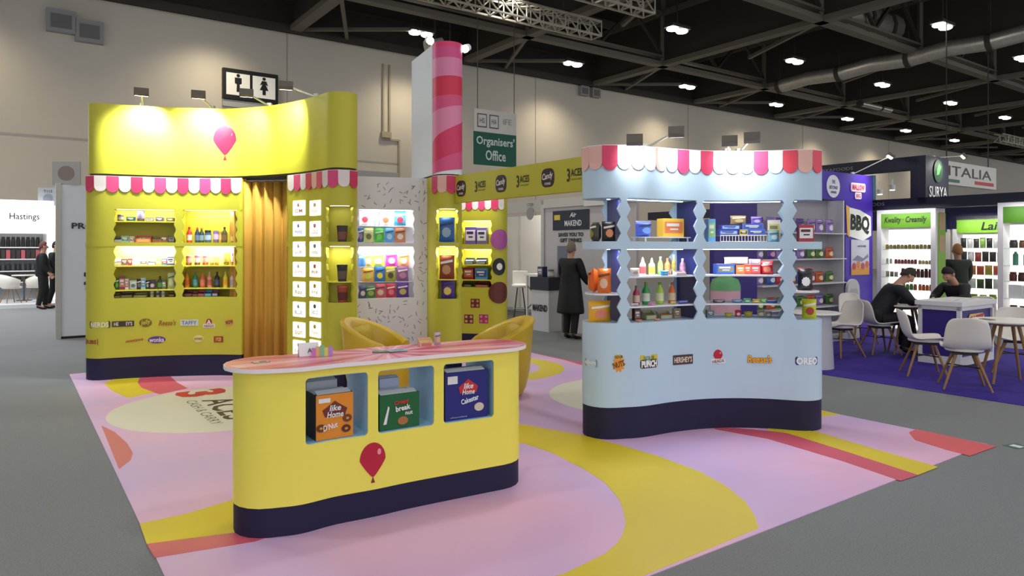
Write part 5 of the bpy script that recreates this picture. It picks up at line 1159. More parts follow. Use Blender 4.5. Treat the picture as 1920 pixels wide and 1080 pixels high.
# white counter with purple panels
ct = thing('purple_counter', 'white framed corner counter with purple panels and red lettering', 'counter', (*H(11.0, 4.5), .007))
CW = M((226, 222, 222), .45); cu0, cu1, cv0, cv1 = 10.5, 11.6, 4.2, 4.75
mb = MB(); mb.ubox(cu0+.03, cu1-.03, cv0+.03, cv1-.03, .12, .82); mb.build('body', PURD, ct)
mb = MB(); mb.ubox(cu0-.03, cu1+.03, cv0-.03, cv1+.03, .82, .88); mb.build('counter_top', CW, ct)
mb = MB(); mb.ubox(cu0, cu1, cv0, cv1, .007, .12); mb.build('skirting', CW, ct)
for a, b in ((cu0, cv0), (cu1-.05, cv0), (cu0, cv1-.05), (cu1-.05, cv1-.05)):
    mb = MB(); mb.ubox(a, a+.05, b, b+.05, .12, .82); mb.build('post', CW, ct)
mb = MB(); mb.ubox(cu0, cu1, cv0, cv1, .76, .82); mb.build('top_rail', CW, ct)
mp = flat((*H(11.07, cv0+.028), .6), UV, ZV); o = plate(mp, shape_pts('rrect', .5, .2), M((236, 200, 120), .5), ct, d=.008, name='logo_plate'); letters(mp, 'SWEET', .46, .16, M((200, 30, 50), .5), o, d=.012, bold=.06, rot=.08)
for du, lb in ((10.8, 'loose white leaflet at left on the purple counter'), (11.3, 'loose white leaflet at right on the purple counter')):
    mb = MB(); mb.ubox(du, du+.2, 4.35, 4.5, .881, .886); t = thing('leaflet', lb, 'leaflet', (*H(du, 4.4), .881)); mb.build('sheet', WHITE, t); mb = MB(); mb.ubox(du+.03, du+.17, 4.38, 4.42, .886, .8865); mb.build('print', M((150, 150, 160), .5), t)
# navy booth behind
ny = thing('navy_booth_frame', 'tall navy booth frame with corner tower and open window bay', 'booth frame', (*H(13.5, 6.5), 0))
NV = M((20, 20, 44), .5)
mb = MB(); mb.ubox(13.2, 14.1, 5.84, 5.98, 2.42, 3.27); mb.build('corner_tower', M((30, 30, 52), .5), ny)
mb = MB(); mb.ubox(13.2, 13.5, 5.98, 12.5, 3.04, 3.27); mb.build('top_beam', NV, ny)
mb = MB(); mb.ubox(13.2, 13.5, 1.0, 12.5, 2.33, 2.52); mb.build('lower_beam', NV, ny)
mb = MB(); mb.ubox(13.5, 18.5, 6.9, 7.1, 2.33, 2.52); mb.build('lower_beam', NV, ny)
mb = MB(); mb.ubox(13.2, 13.5, 5.98, 6.1, 2.52, 3.04); mb.build('window_post', NV, ny)
mb = MB(); mb.ubox(13.2, 13.5, 7.75, 8.4, 2.52, 3.04); mb.build('window_post', NV, ny)
mb = MB(); mb.ubox(15.5, 15.6, 4, 12, 2.0, 2.6); mb.build('rear_beam', M((28, 26, 66), .5), ny)
for uu, vv in ((13.62, 6.0), (13.35, 1.5), (13.98, 5.92)):
    mb = MB(); mb.ubox(uu-.05, uu+.05, vv-.05, vv+.05, 0, 2.42); mb.build('leg', NV, ny)
mb = MB(); mb.ubox(13.3, 13.4, 6.82, 7.0, 2.52, 3.0); mb.build('window_picture', M((90, 160, 200), .5), ny)
mp = flat((*H(13.65, 5.83), 2.85), UV, ZV)
o = plate(mp, shape_pts('disc', .34, .42), M((30, 70, 40), .5), ny, (0, .16), d=.008, name='emblem'); plate(mp, [(-.08, -.02), (.02, .0), (.1, .14), (.02, .2), (-.06, .1)], M((90, 190, 90), .5), o, (0, .1), d=.012, name='emblem_leaf')
letters(mp, 'SURYA', .7, .2, WHITE, ny, (0, -.22), d=.008, bold=.01); letters(mp, 'foods', .3, .05, GREY, ny, (0, -.38), d=.008, bold=0)
mp = flat((*H(13.19, 7.0), 2.43), -VV, ZV); letters(mp, '@SURYAFOODS', .9, .08, GREY, ny, (.0, 0), d=.006, bold=0)
mp = flat((*H(13.19, 7.6), 3.15), -VV, ZV); letters(mp, '@SURYAFOODS', .9, .08, GREY, ny, (.0, 0), d=.006, bold=0)
for k, (a, b, z) in enumerate([(14.2, 7.4, 2.85), (14.6, 7.1, 2.8), (14.9, 7.5, 2.75)]):
    t = thing('spot_lamp', ['small round spot lamp in the navy window bay, upper left', 'small round spot lamp in the navy window bay, upper right', 'small round spot lamp in the navy window bay, lowest'][k], 'lamp', (*H(a, b), z)); x, y = H(a, b)
    mb = MB(); mb.lathe([(.05, 0), (.06, .1)], (x, y, z), 10); mb.beam((x, y, z+.1), (x, y, 3.02), .02, .02); mb.build('housing', WHITE, t); mb = MB(); mb.lathe([(.045, -.005), (.05, 0)], (x, y, z), 10); mb.build('lens', LENS, t)
flood((*H(13.75, 5.95), 3.27), (*H(13.9, 5.5), 3.27), (*H(13.7, 5.84), 2.9), 'bright floodlight at the top of the navy corner tower', 22, 100, .16)
# lit shelf units with green signs
LIT = M((255, 255, 250), .5, 0, 1.15); GRN = M((98, 152, 30), .5); GRNL = M((132, 190, 50), .5)
MINI = {}
def mini(kind, pos, size, col, label, group, cat):
    if kind not in MINI:
        b = MB()
        if kind == 'jar': b.lathe([(.46, 0), (.5, .05), (.5, .72), (.4, .8), (.43, .82), (.43, .98), (.38, 1)], n=10)
        elif kind == 'pack': b = pillow(nx=4, nz=4)
        elif kind == 'tube': b.lathe([(.5, 0), (.5, .8), (.25, .9), (.25, 1)], n=10)
        else: b.box((0, 0, .5), (1, 1, 1))
        MINI[kind] = b.mesh(kind, WHITE)
    o = bpy.data.objects.new({'jar': 'small_jar', 'pack': 'small_pack', 'tube': 'small_tube', 'carton': 'small_carton'}[kind], MINI[kind]); COL.objects.link(o)
    o.location = pos; o.scale = size; o.rotation_euler = (0, 0, HALL_ROT-PI/2); o.material_slots[0].link = 'OBJECT'; o.material_slots[0].material = M(col, .4)
    MW[o.name] = Matrix.Identity(4)
    return tag(o, label, cat, group)
def lit_unit(label, u, v0, v1, ztop, sign, shelves, green_side=False, signcol=GRN, text_h=.14, tcol=BLACK, tw=.72, tx=0):
    t = thing('lit_shelf_unit', label, 'shelf unit', (*H(u+.2, (v0+v1)/2), 0))
    mb = MB(); mb.ubox(u+.3, u+.36, v0, v1, 0, ztop); mb.build('back_panel', CW, t)
    mb = MB(); mb.ubox(u+.285, u+.3, v0+.08, v1-.08, .15, ztop-.36); mb.build('light_panel', LIT, t)
    for v in (v0, v1-.08): mb = MB(); mb.ubox(u, u+.3, v, v+.08, 0, ztop); mb.build('side_post', CW, t)
    mb = MB(); mb.ubox(u, u+.3, v0+.08, v1-.08, ztop-.07, ztop); mb.build('top_board', CW, t)
    mb = MB(); mb.ubox(u, u+.3, v0+.08, v1-.08, 0, .15); mb.build('plinth', CW, t)
    mb = MB(); mb.ubox(u-.005, u+.03, v0+.08, v1-.08, ztop-.33, ztop-.07); sg = mb.build('sign_panel', signcol, t)
    if green_side:
        mb = MB(); mb.ubox(u+.08, u+.36, v0-.012, v0, .1, ztop-.08); mb.build('green_side', M((126, 178, 40), .5), t)
        for z in (1.55, 1.95): mb = MB(); mb.ubox(u+.12, u+.32, v0-.016, v0-.012, z, z+.3); mb.build('side_print', M((190, 150, 120), .5), t)
    mp = flat((*H(u-.006, (v0+v1)/2), ztop-.2), -VV, ZV)
    if sign: letters(mp, sign, (v1-v0)*tw, text_h, tcol, sg, (tx, 0), d=.004, shear=.2)
    for z in shelves: mb = MB(); mb.ubox(u+.02, u+.28, v0+.08, v1-.08, z-.014, z); mb.build('shelf_board', GLASS, t)
    return t
def fill(u, v0, v1, z, n, kind, h, col, label, group, cat, wd=None):
    wd = wd or (v1-v0)/n*.9
    if isinstance(label, str): label = label.replace(' at left on', ' on').split(' on the ')
    for i in range(n):
        v = v1-(v1-v0)*(i+.5)/n; c = col[i % len(col)]
        mini(kind, (*H(u+.12, v), z+.001), (wd, min(wd, .1), h*(1-.04*(i % 3))), c, '%s, %s on %s' % (label[0], NTH[i] if n > 1 else 'alone', label[1]), group, cat)
S1 = [.62, .86, 1.09, 1.33, 1.60]
lit_unit('lit white shelf unit under a green sign, left of the two nearest', 13.16, 5.66, 6.68, 2.32, 'Kwality · Creamily', S1, True)
OL = [(110, 100, 40), (120, 110, 60), (96, 90, 40)]; MR = [(120, 50, 56), (130, 60, 60), (110, 44, 50)]
fill(13.16, 5.72, 6.58, 1.60, 13, 'jar', .085, OL, 'small olive gold jar on the top shelf of the left lit unit', 'olive jars on the lit unit', 'jar')
fill(13.16, 6.45, 6.58, 1.33, 2, 'tube', .1, [(150, 160, 140)], ('small pale bottle', 'second lit unit shelf'), 'pale bottles on the lit unit', 'bottle', .045)
fill(13.16, 6.02, 6.42, 1.33, 7, 'jar', .085, MR, 'small maroon jar on the second shelf of the left lit unit', 'maroon jars on the lit unit', 'jar')
fill(13.16, 5.72, 6.0, 1.33, 5, 'jar', .07, [(150, 130, 80), (170, 150, 100)], ('small beige jar', 'second shelf of the left lit unit'), 'beige jars on the lit unit', 'jar')
fill(13.16, 5.7, 6.3, 1.09, 9, 'jar', .16, [(70, 20, 26), (96, 30, 30), (60, 24, 24)], ('dark red tall jar', 'third shelf of the left lit unit'), 'dark red jars on the lit unit', 'jar')
fill(13.16, 6.35, 6.58, 1.09, 3, 'pack', .1, [(150, 140, 130), (120, 110, 100)], ('greyish pack', 'third shelf of the left lit unit'), 'grey packs on the lit unit', 'pack')
fill(13.16, 6.02, 6.55, .86, 8, 'jar', .11, [(70, 120, 40), (150, 90, 40), (90, 130, 40)], ('green jar', 'fourth shelf of the left lit unit'), 'green jars on the lit unit', 'jar')
fill(13.16, 5.7, 6.0, .86, 5, 'jar', .11, [(200, 100, 40), (190, 90, 40)], ('orange jar', 'fourth shelf of the left lit unit'), 'orange jars on the lit unit', 'jar')
fill(13.16, 5.7, 6.55, .62, 6, 'carton', .07, [(120, 130, 170), (190, 190, 200)], ('flat blue carton', 'lowest shelf of the left lit unit'), 'blue cartons on the lit unit', 'carton')
S2 = [.55, .82, 1.09, 1.35, 1.62]
lit_unit('lit white shelf unit under a bright green sign, further back', 15.5, 5.0, 6.35, 2.25, 'Laila', S2, False, GRNL, .16, tw=.32, tx=.06)
fill(15.5, 5.1, 6.25, 1.62, 10, 'pack', .2, [(40, 44, 40), (226, 226, 220), (60, 60, 56), (150, 190, 90)], ('black or white pack', 'top shelf of the rear lit unit'), 'packs on the rear lit unit top', 'pack')
fill(15.5, 5.1, 6.25, 1.35, 9, 'pack', .2, [(44, 40, 40), (220, 220, 214), (160, 70, 60), (50, 50, 46)], ('dark pack', 'second shelf of the rear lit unit'), 'packs on the rear lit unit second', 'pack')
fill(15.5, 5.1, 6.25, 1.09, 8, 'pack', .19, [(200, 90, 60), (210, 120, 50), (190, 80, 50), (170, 150, 60)], ('orange red pack', 'third shelf of the rear lit unit'), 'orange packs on the rear lit unit', 'pack')
fill(15.5, 5.1, 6.25, .82, 8, 'pack', .2, [(40, 50, 36), (220, 226, 214), (70, 90, 50)], ('dark green pack', 'fourth shelf of the rear lit unit'), 'green packs on the rear lit unit', 'pack')
fill(15.5, 5.1, 6.25, .55, 7, 'jar', .16, [(150, 190, 60), (140, 170, 50)], ('lime jar', 'lowest shelf of the rear lit unit'), 'lime jars on the rear lit unit', 'jar')
wl = thing('picture_board', 'white board with small product pictures beside the rear lit unit', 'board', (*H(15.6, 6.8), 0)); mb = MB(); mb.ubox(15.5, 15.56, 6.4, 7.2, 0, 2.2); mb.build('board', M((220, 214, 204), .5), wl); mb = MB(); mb.ubox(15.48, 15.5, 6.45, 7.15, 1.95, 2.12); mb.build('navy_band', M((20, 40, 90), .5), wl)
for k in range(3): mb = MB(); mb.ubox(15.485, 15.5, 6.5+.2*k, 6.62+.2*k, 1.62, 1.8); mb.build('picture', M([(110, 70, 60), (190, 150, 140), (150, 90, 70)][k], .5), wl)
S3 = [.5, .8, 1.08, 1.34, 1.62]
lit_unit('lit white shelf unit under a green sign at the right edge', 13.18, 3.3, 4.72, 2.36, '', S3, False, M((76, 130, 26), .5))
fill(13.18, 3.4, 4.6, 1.62, 9, 'jar', .13, [(60, 50, 46), (110, 80, 60), (40, 36, 34)], ('brown jar', 'top shelf of the right edge unit'), 'brown jars on the right edge unit', 'jar')
fill(13.18, 3.4, 4.58, 1.34, 8, 'tube', .22, [(60, 130, 100), (40, 90, 100), (180, 220, 200), (30, 60, 110)], ('green tall bottle', 'second shelf of the right edge unit'), 'green bottles on the right edge unit', 'bottle', .08)
fill(13.18, 3.4, 4.6, 1.08, 10, 'jar', .15, [(96, 40, 40), (70, 40, 36)], ('maroon jar', 'third shelf of the right edge unit'), 'maroon jars on the right edge unit', 'jar')
fill(13.18, 3.4, 4.6, .8, 6, 'carton', .22, [(236, 236, 232), (226, 230, 226)], ('white tall carton', 'fourth shelf of the right edge unit'), 'white cartons on the right edge unit', 'carton')
fill(13.18, 3.4, 4.6, .5, 9, 'jar', .19, [(70, 30, 34), (90, 40, 40)], ('dark red jar', 'lowest shelf of the right edge unit'), 'dark red jars on the right edge unit', 'jar')
area('shelf_light', (*H(12.9, 6.1), 2.3), (*H(13.4, 6.1), .9), 6, 1.0, .1); area('shelf_light', (*H(15.2, 5.7), 2.2), (*H(15.7, 5.7), .9), 7, 1.1, .1); area('shelf_light', (*H(12.9, 4.0), 2.3), (*H(13.4, 4.0), .9), 7, 1.2, .1)
# ITALIA sign
vI = 12.0; u0, u1 = u_on(1776, vI), u_on(1868, vI); Yi = H(u0, vI)[1]
t = thing('country_sign', 'white hanging sign reading ITALIA with green and red bars', 'sign', (*H(u0, vI), za(357, Yi)))
Ye = H(u1, vI)[1]; zt_, zb_ = za(316, Ye), za(356, Ye)
mb = MB(); mb.ubox(u0-1.2, u1, vI, vI+.3, zb_, zt_); mb.build('panel', M((226, 222, 218), .6), t)
mp = flat((*H((u0+u1)/2-.2, vI-.01), (zb_+zt_)/2), UV, ZV); hI = zt_-zb_
letters(mp, 'ITALIA', (u1-u0)*.86, hI*.42, M((70, 40, 44), .5), t, (0, hI*.1), bold=.0)
plate(mp, shape_pts('rect', (u1-u0)*.45, hI*.13), M((30, 110, 70), .5), t, (-(u1-u0)*.45, -hI*.33), name='green_bar'); plate(mp, shape_pts('rect', (u1-u0)*.4, hI*.15), M((196, 40, 50), .5), t, ((u1-u0)*.28, -hI*.3), name='red_bar')
for u in (u0+.3, u1-.4): mb = MB(); mb.beam((*H(u, vI+.15), zt_), (*H(u, vI+.15), 12), .03, .03); mb.build('wire', DARK, t)

# ================================================================== booths behind, middle
BW = M((204, 198, 188), .6); ALU = M((186, 184, 178), .4, .3)
pb = thing('poster_booth_wall', 'white booth wall with navy banner and bold black slogan', 'booth wall', (*H(8.8, 10.3), 0))
mb = MB(); mb.ubox(8.8, 8.86, 8.6, 11.15, 0, 2.42); mb.build('panel', M((196, 190, 190), .6), pb)
mb = MB(); mb.ubox(8.77, 8.89, 11.15, 11.24, 0, 2.5); mb.build('corner_post', ALU, pb)
mb = MB(); mb.ubox(8.76, 8.9, 8.6, 11.15, 2.42, 2.6); mb.build('fascia', BW, pb)
mb = MB(); mb.ubox(8.74, 8.76, 8.9, 9.9, 2.4, 2.56); mb.build('name_board', M((220, 216, 210), .5), pb)
mp = flat((*H(8.795, 10.34), 2.16), -VV, ZV)
o = plate(mp, shape_pts('rect', 1.08, .38), M((20, 22, 48), .5), pb, (0, 0), d=.008, name='navy_banner')
letters(mp, 'MAKEND', .5, .11, WHITE, o, (.08, -.06), d=.012); letters(mp, 'Air', .2, .09, WHITE, o, (.08, .1), d=.012, shear=.3); plate(mp, shape_pts('rect', .18, .1), M((226, 200, 60), .5), o, (-.4, .06), d=.012, name='yellow_stamp')
letters(mp, 'SAVES YOU TO', .74, .08, BLACK, pb, (0, -.28), d=.006, bold=.04); letters(mp, 'GIFT DRINKS', .64, .08, BLACK, pb, (0, -.39), d=.006, bold=.04)
plate(mp, shape_pts('rect', .36, .7), M((110, 116, 130), .5), pb, (-.22, -.85), d=.006, name='printed_picture')
sc = thing('small_counter', 'small white counter with dark top and printed word by poster wall', 'counter', (*H(8.5, 10.8), 0))
mb = MB(); mb.ubox(8.42, 8.74, 10.55, 11.1, 0, .8); mb.build('body', M((206, 202, 206), .5), sc); mb = MB(); mb.ubox(8.40, 8.76, 10.53, 11.12, .8, 1.05); mb.build('dark_top', M((34, 34, 50), .5), sc)
mp = flat((*H(8.415, 10.82), .45), -VV, ZV); letters(mp, 'MAKEND', .46, .13, BLACK, sc, d=.004, bold=.04)
x, y = H(8.58, 10.95); item('box', (x, y, 1.051), (.16, .12, .2), HALL_ROT-PI/2, [(50, 56, 96), (120, 110, 120), (150, 140, 130)], 'small navy box on the little counter by the poster wall')
x, y = H(8.58, 10.68); item('jar', (x, y, 1.051), (.13, .13, .15), 0, [(170, 166, 160), (90, 84, 84), (210, 206, 200)], 'grey jar on the little counter by the poster wall')
gb = thing('grey_booth_wall', 'plain off-white booth walls around the bar table', 'booth wall', (*H(10.4, 13), 0))
mb = MB(); mb.ubox(10.5, 10.56, 11.24, 15.2, .1, 2.42); mb.build('back_panel', BW, gb)
mb = MB(); mb.ubox(8.86, 10.5, 15.2, 15.26, .1, 2.42); mb.build('side_panel', BW, gb)
mb = MB(); mb.ubox(8.86, 10.5, 11.18, 11.22, .1, 2.42); mb.build('side_panel', BW, gb)
mb = MB(); mb.ubox(8.78, 8.86, 11.24, 15.2, 2.36, 2.6); mb.build('fascia', M((190, 184, 174), .6), gb)
for v in (12.3, 13.3, 14.3): mb = MB(); mb.ubox(10.46, 10.5, v-.02, v+.02, .1, 2.42); mb.build('joint_post', ALU, gb)
mb = MB(); mb.ubox(8.86, 10.56, 11.24, 15.2, 0, .012); mb.build('dark_floor', M((70, 68, 66), .8), gb)
mb = MB(); mb.ubox(8.8, 8.86, 11.24, 15.2, 0, .05); mb.build('edge_strip', ALU, gb)
mp = flat((*H(8.775, 14.2), 2.42), -VV, ZV); plate(mp, shape_pts('rect', .8, .16), WHITE, gb, (0, -.1), d=.01, name='name_board')
mp = flat((*H(8.775, 11.6), 2.45), -VV, ZV); plate(mp, shape_pts('disc', .26, .26), M((150, 146, 140), .5), gb, (0, -.12), d=.012, name='round_badge'); letters(mp, 'C120', .2, .06, M((110, 104, 100), .5), gb, (0, .07), d=.012)
# bar table and stools
bt = thing('bar_table', 'tall white bar table with thin frame legs in the plain booth', 'table', (*H(9.4, 11.9), .012))
mb = MB(); mb.ubox(9.15, 9.65, 11.45, 12.3, 1.02, 1.06); mb.build('table_top', TW, bt)
for a, b in ((9.18, 11.5), (9.62, 11.5), (9.18, 12.25), (9.62, 12.25)): mb = MB(); mb.ubox(a-.02, a+.02, b-.02, b+.02, .013, 1.02); mb.build('leg', CW, bt)
mb = MB(); mb.beam((*H(9.18, 11.5), .3), (*H(9.18, 12.25), .8), .02, .02); mb.beam((*H(9.18, 12.25), .3), (*H(9.18, 11.5), .8), .02, .02); mb.build('cross_bar', M((110, 104, 96), .5), bt)
for i, (a, b, lb) in enumerate([(9.35, 12.75, 'white bar stool with low back left of the bar table'), (10.0, 12.0, 'white bar stool behind the tall bar table'), (9.4, 11.62, 'white bar stool tucked under the right of the bar table')]):
    t = thing('bar_stool', lb, 'stool', (*H(a, b), .012), 0, 'white bar stools in the plain booth')
    mb = MB(); mb.lathe([(.17, .72), (.19, .74), (.19, .78), (.15, .8)], (0, 0, 0), 16); mb.build('seat', TW, t, world=False)
    if i < 2: mb = MB(); mb.box((0, .17, .93), (.34, .03, .32)); mb.build('backrest', TW, t, world=False, bevel=.012)
    for k in range(4): c, s = math.cos(k*PI/2+.8), math.sin(k*PI/2+.8); mb = MB(); mb.tube([(.08*c, .08*s, .72), (.2*c, .2*s, 0)], .014, 6); mb.build('leg', CW if i else M((60, 56, 54), .5), t, world=False)
    mb = MB(); mb.tube([(.16*math.cos(q*PI/8), .16*math.sin(q*PI/8), .25) for q in range(17)], .009, 6); mb.build('foot_ring', ALU, t, world=False)

# ================================================================== booths at the far left
pw_ = thing('booth_end_panel', 'pale grey booth end panel lettered PRO left of the yellow wall', 'booth wall', (*H(1.6, 14.9), 0))
mb = MB(); mb.ubox(.72, 3.4, 14.85, 14.93, .04, 2.75); mb.build('panel', M((224, 226, 234), .5), pw_)
mb = MB(); mb.ubox(.66, .74, 14.8, 14.98, 0, 2.78); mb.build('end_post', ALU, pw_); mb = MB(); mb.ubox(.72, 3.4, 14.83, 14.95, 0, .04); mb.build('foot_rail', BLACK, pw_)
mp = flat((*H(.74, 14.84), 2.0), UV, ZV)
letters(mp, 'PRO', .36, .11, M((50, 50, 60), .5), pw_, (.34, .02), bold=.03); letters(mp, 'P', .09, .09, M((60, 60, 70), .5), pw_, (.46, .3), bold=.02)
for (xx, yy, w_, h_, c) in ((.5, -.62, .1, .16, (60, 130, 90)), (.45, -.86, .2, .08, (40, 40, 44)), (.45, -1.02, .2, .06, (60, 60, 64)), (.45, -1.12, .16, .04, (130, 130, 134))): plate(mp, shape_pts('rrect', w_, h_), M(c, .5), pw_, (xx, yy), name='printed_mark')
fs = thing('flag_sign', 'square pale sign with a brown disc above the PRO panel', 'sign', (*H(1.1, 14.9), 2.78))
c0 = H(1.05, 14.75); mp = flat((xa(124, 12.6), 12.6, za(325, 12.6)), (1, 0, 0), ZV); plate(mp, shape_pts('rect', .5, .42), M((176, 172, 168), .5), fs, d=0, t=.03, name='panel'); plate(mp, shape_pts('disc', .3, .27), M((140, 126, 120), .5), fs, d=.004, name='disc')
mb = MB(); mb.beam((xa(116, 12.62), 12.62, 2.75), (xa(116, 12.62), 12.62, za(344, 12.6)), .03, .03); mb.beam((xa(116, 12.62), 12.62, 2.72), (xa(138, 12.62), 12.62, za(344, 12.6)), .025, .025); mb.build('bracket', M((90, 88, 88), .5), fs)
fs = thing('flag_sign', 'square grey sign with a blue grey disc on a thin pole', 'sign', (xa(86, 21), 21, .1))
mp = flat((xa(92, 21), 20.95, za(369, 21)), (1, 0, 0), ZV); plate(mp, shape_pts('rect', .61, .54), M((176, 180, 184), .5), fs, d=0, t=.03, name='panel'); plate(mp, shape_pts('disc', .3, .27), M((136, 140, 156), .5), fs, (0, -.05), d=.004, name='disc'); letters(mp, 'T115', .26, .08, M((60, 60, 70), .5), fs, (0, .16))
mb = MB(); mb.beam((xa(87, 21), 21, .1), (xa(87, 21), 21, za(385, 21)), .05, .05); mb.box((xa(87, 21), 21, .112), (.3, .3, .024)); mb.build('pole', ALU, fs)
hb = thing('white_lit_booth', 'white lit booth with a bright name fascia at the far left', 'booth', (*H(-.5, 25.3), 0))
mb = MB(); mb.ubox(-6, 1.25, 25.0, 25.3, 2.05, 3.02); mb.build('lit_fascia', M((255, 255, 255), .5, 0, 1.1), hb)
mb = MB(); mb.ubox(-6, 1.9, 25.6, 25.7, 0, 2.05); mb.build('back_panel', M((150, 152, 156), .6), hb)
mb = MB(); mb.ubox(.9, 1.9, 25.1, 25.2, .1, 2.05); mb.build('lit_panel', M((255, 255, 255), .5, 0, .9), hb)
mb = MB(); mb.ubox(-6, 1.9, 23.0, 25.7, 0, .1); mb.build('platform', M((220, 222, 226), .5), hb)
mp = flat((*H(.35, 24.99), 2.52), UV, ZV); letters(mp, 'Hastings', .72, .24, M((40, 38, 40), .8), hb, (0, 0), bold=.01)
hs = [.62, .95, 1.3, 1.65]
mb = MB()
for z in hs: mb = MB(); mb.ubox(-1.6, .85, 25.3, 25.6, z-.03, z); mb.build('shelf_board', WHITE, hb)
for u in (-.45, .87): mb = MB(); mb.ubox(u-.06, u+.06, 25.28, 25.6, .1, 2.05); mb.build('shelf_post', M((160, 162, 166), .5), hb)
for j, (z, kind, h, col, nm) in enumerate([(1.65, 'jar', .3, [(30, 30, 32), (40, 40, 40)], 'black jar on the top shelf of the white booth'), (1.3, 'carton', .26, [(50, 46, 48), (60, 50, 50), (190, 90, 100)], 'dark carton on the second shelf of the white booth'), (.95, 'jar', .22, [(50, 50, 54), (70, 70, 74)], 'grey jar on the third shelf of the white booth'), (.62, 'carton', .24, [(40, 38, 40), (60, 56, 56)], 'dark carton on the lowest shelf of the white booth')]):
    for i in range(9):
        x, y = H(-.28+.12*i, 25.4); o = mini(kind, (x, y, z+.001), (.1, .1, h), col[i % len(col)], nm.replace(' on the', ', '+NTH[i]+' on the'), 'goods on the white booth shelves '+str(j+1), 'jar' if kind == 'jar' else 'carton')
    for i in range(5):
        x, y = H(-1.2+.13*i, 25.4); mini('carton', (x, y, z+.001), (.11, .1, h), [(190, 180, 60), (60, 120, 180), (210, 200, 80), (60, 60, 60)][j], ['yellow', 'blue', 'pale yellow', 'dark'][j]+' carton, '+NTH[i]+' at the left edge of the white booth', 'cartons at the left edge %d' % (j+1), 'carton')
def arm_chair_white(px, Y, yaw, label):
    t = thing('white_bucket_chair', label, 'chair', (xa(px, Y), Y, .1), yaw, 'white bucket chairs at the white booth')
    rows = []
    for i in range(15):
        ph = -2.0+4.0*i/14; h = .62+.18*max(0, math.cos(ph*.75)); rows.append([(math.sin(ph)*r, math.cos(ph)*r, z) for r, z in ((.2, .42), (.27, .46), (.3, h), (.285, h), (.25, .5))])
    mb = MB(); mb.grid(rows); mb.build('shell', SHELL, t, world=False); mb = MB(); mb.lathe([(.22, .40), (.25, .44), (.2, .46)], (0, -.03, 0), 16); mb.build('seat', SHELL, t, world=False)
    for k in range(4): c, s = math.cos(k*PI/2+.8), math.sin(k*PI/2+.8); mb = MB(); mb.tube([(.1*c, .1*s, .41), (.26*c, .26*s, 0)], .015, 6); mb.build('leg', WOOD, t, world=False)
arm_chair_white(20, 19.4, R_(150), 'white bucket chair at the left edge before the dark shelves'); arm_chair_white(70, 19.8, R_(-100), 'white bucket chair half hidden behind the walking people')
t = thing('thin_table', 'thin legged round table between the white bucket chairs', 'table', (xa(45, 20.25), 20.25, .1)); mb = MB(); mb.lathe([(.3, .72), (.3, .75)], (0, 0, 0), 20); mb.build('table_top', TW, t, world=False); mb = MB(); mb.tube([(0, 0, .72), (0, 0, 0)], .025, 8); mb.lathe([(.2, 0), (.2, .02)], (0, 0, 0), 16); mb.build('pedestal', M((80, 80, 84), .4), t, world=False)

area('booth_fill', (*H(-1.5, 22.2), 4.6), (*H(-1.5, 21.2), 0), 200, 5, 1.5, (.9, .96, 1)); area('booth_fill', (*H(-2.5, 18), 7.5), (*H(-2.5, 15), 0), 420, 4, 4, (.88, .95, 1))  # area lights without fixtures, added to brighten the left carpet and end panel
area('booth_fill', (*H(9.6, 12.6), 2.9), (*H(10.2, 12.8), 0), 38, 1.5, 1.5, (1, .97, .92))  # unseen fill light added to lift the plain booth walls

gx, gy = gnd(1906, 837)
t = thing('floor_sticker', 'small white and green sticker on the grey carpet at right edge', 'sticker', (gx, gy, 0))
mb = MB(); mb.box((gx, gy, .001), (.16, .12, .002), .3); mb.build('green_base', M((60, 110, 90), .5), t); mb = MB(); mb.box((gx, gy, .0025), (.07, .08, .001), .5); mb.build('white_mark', WHITE, t)
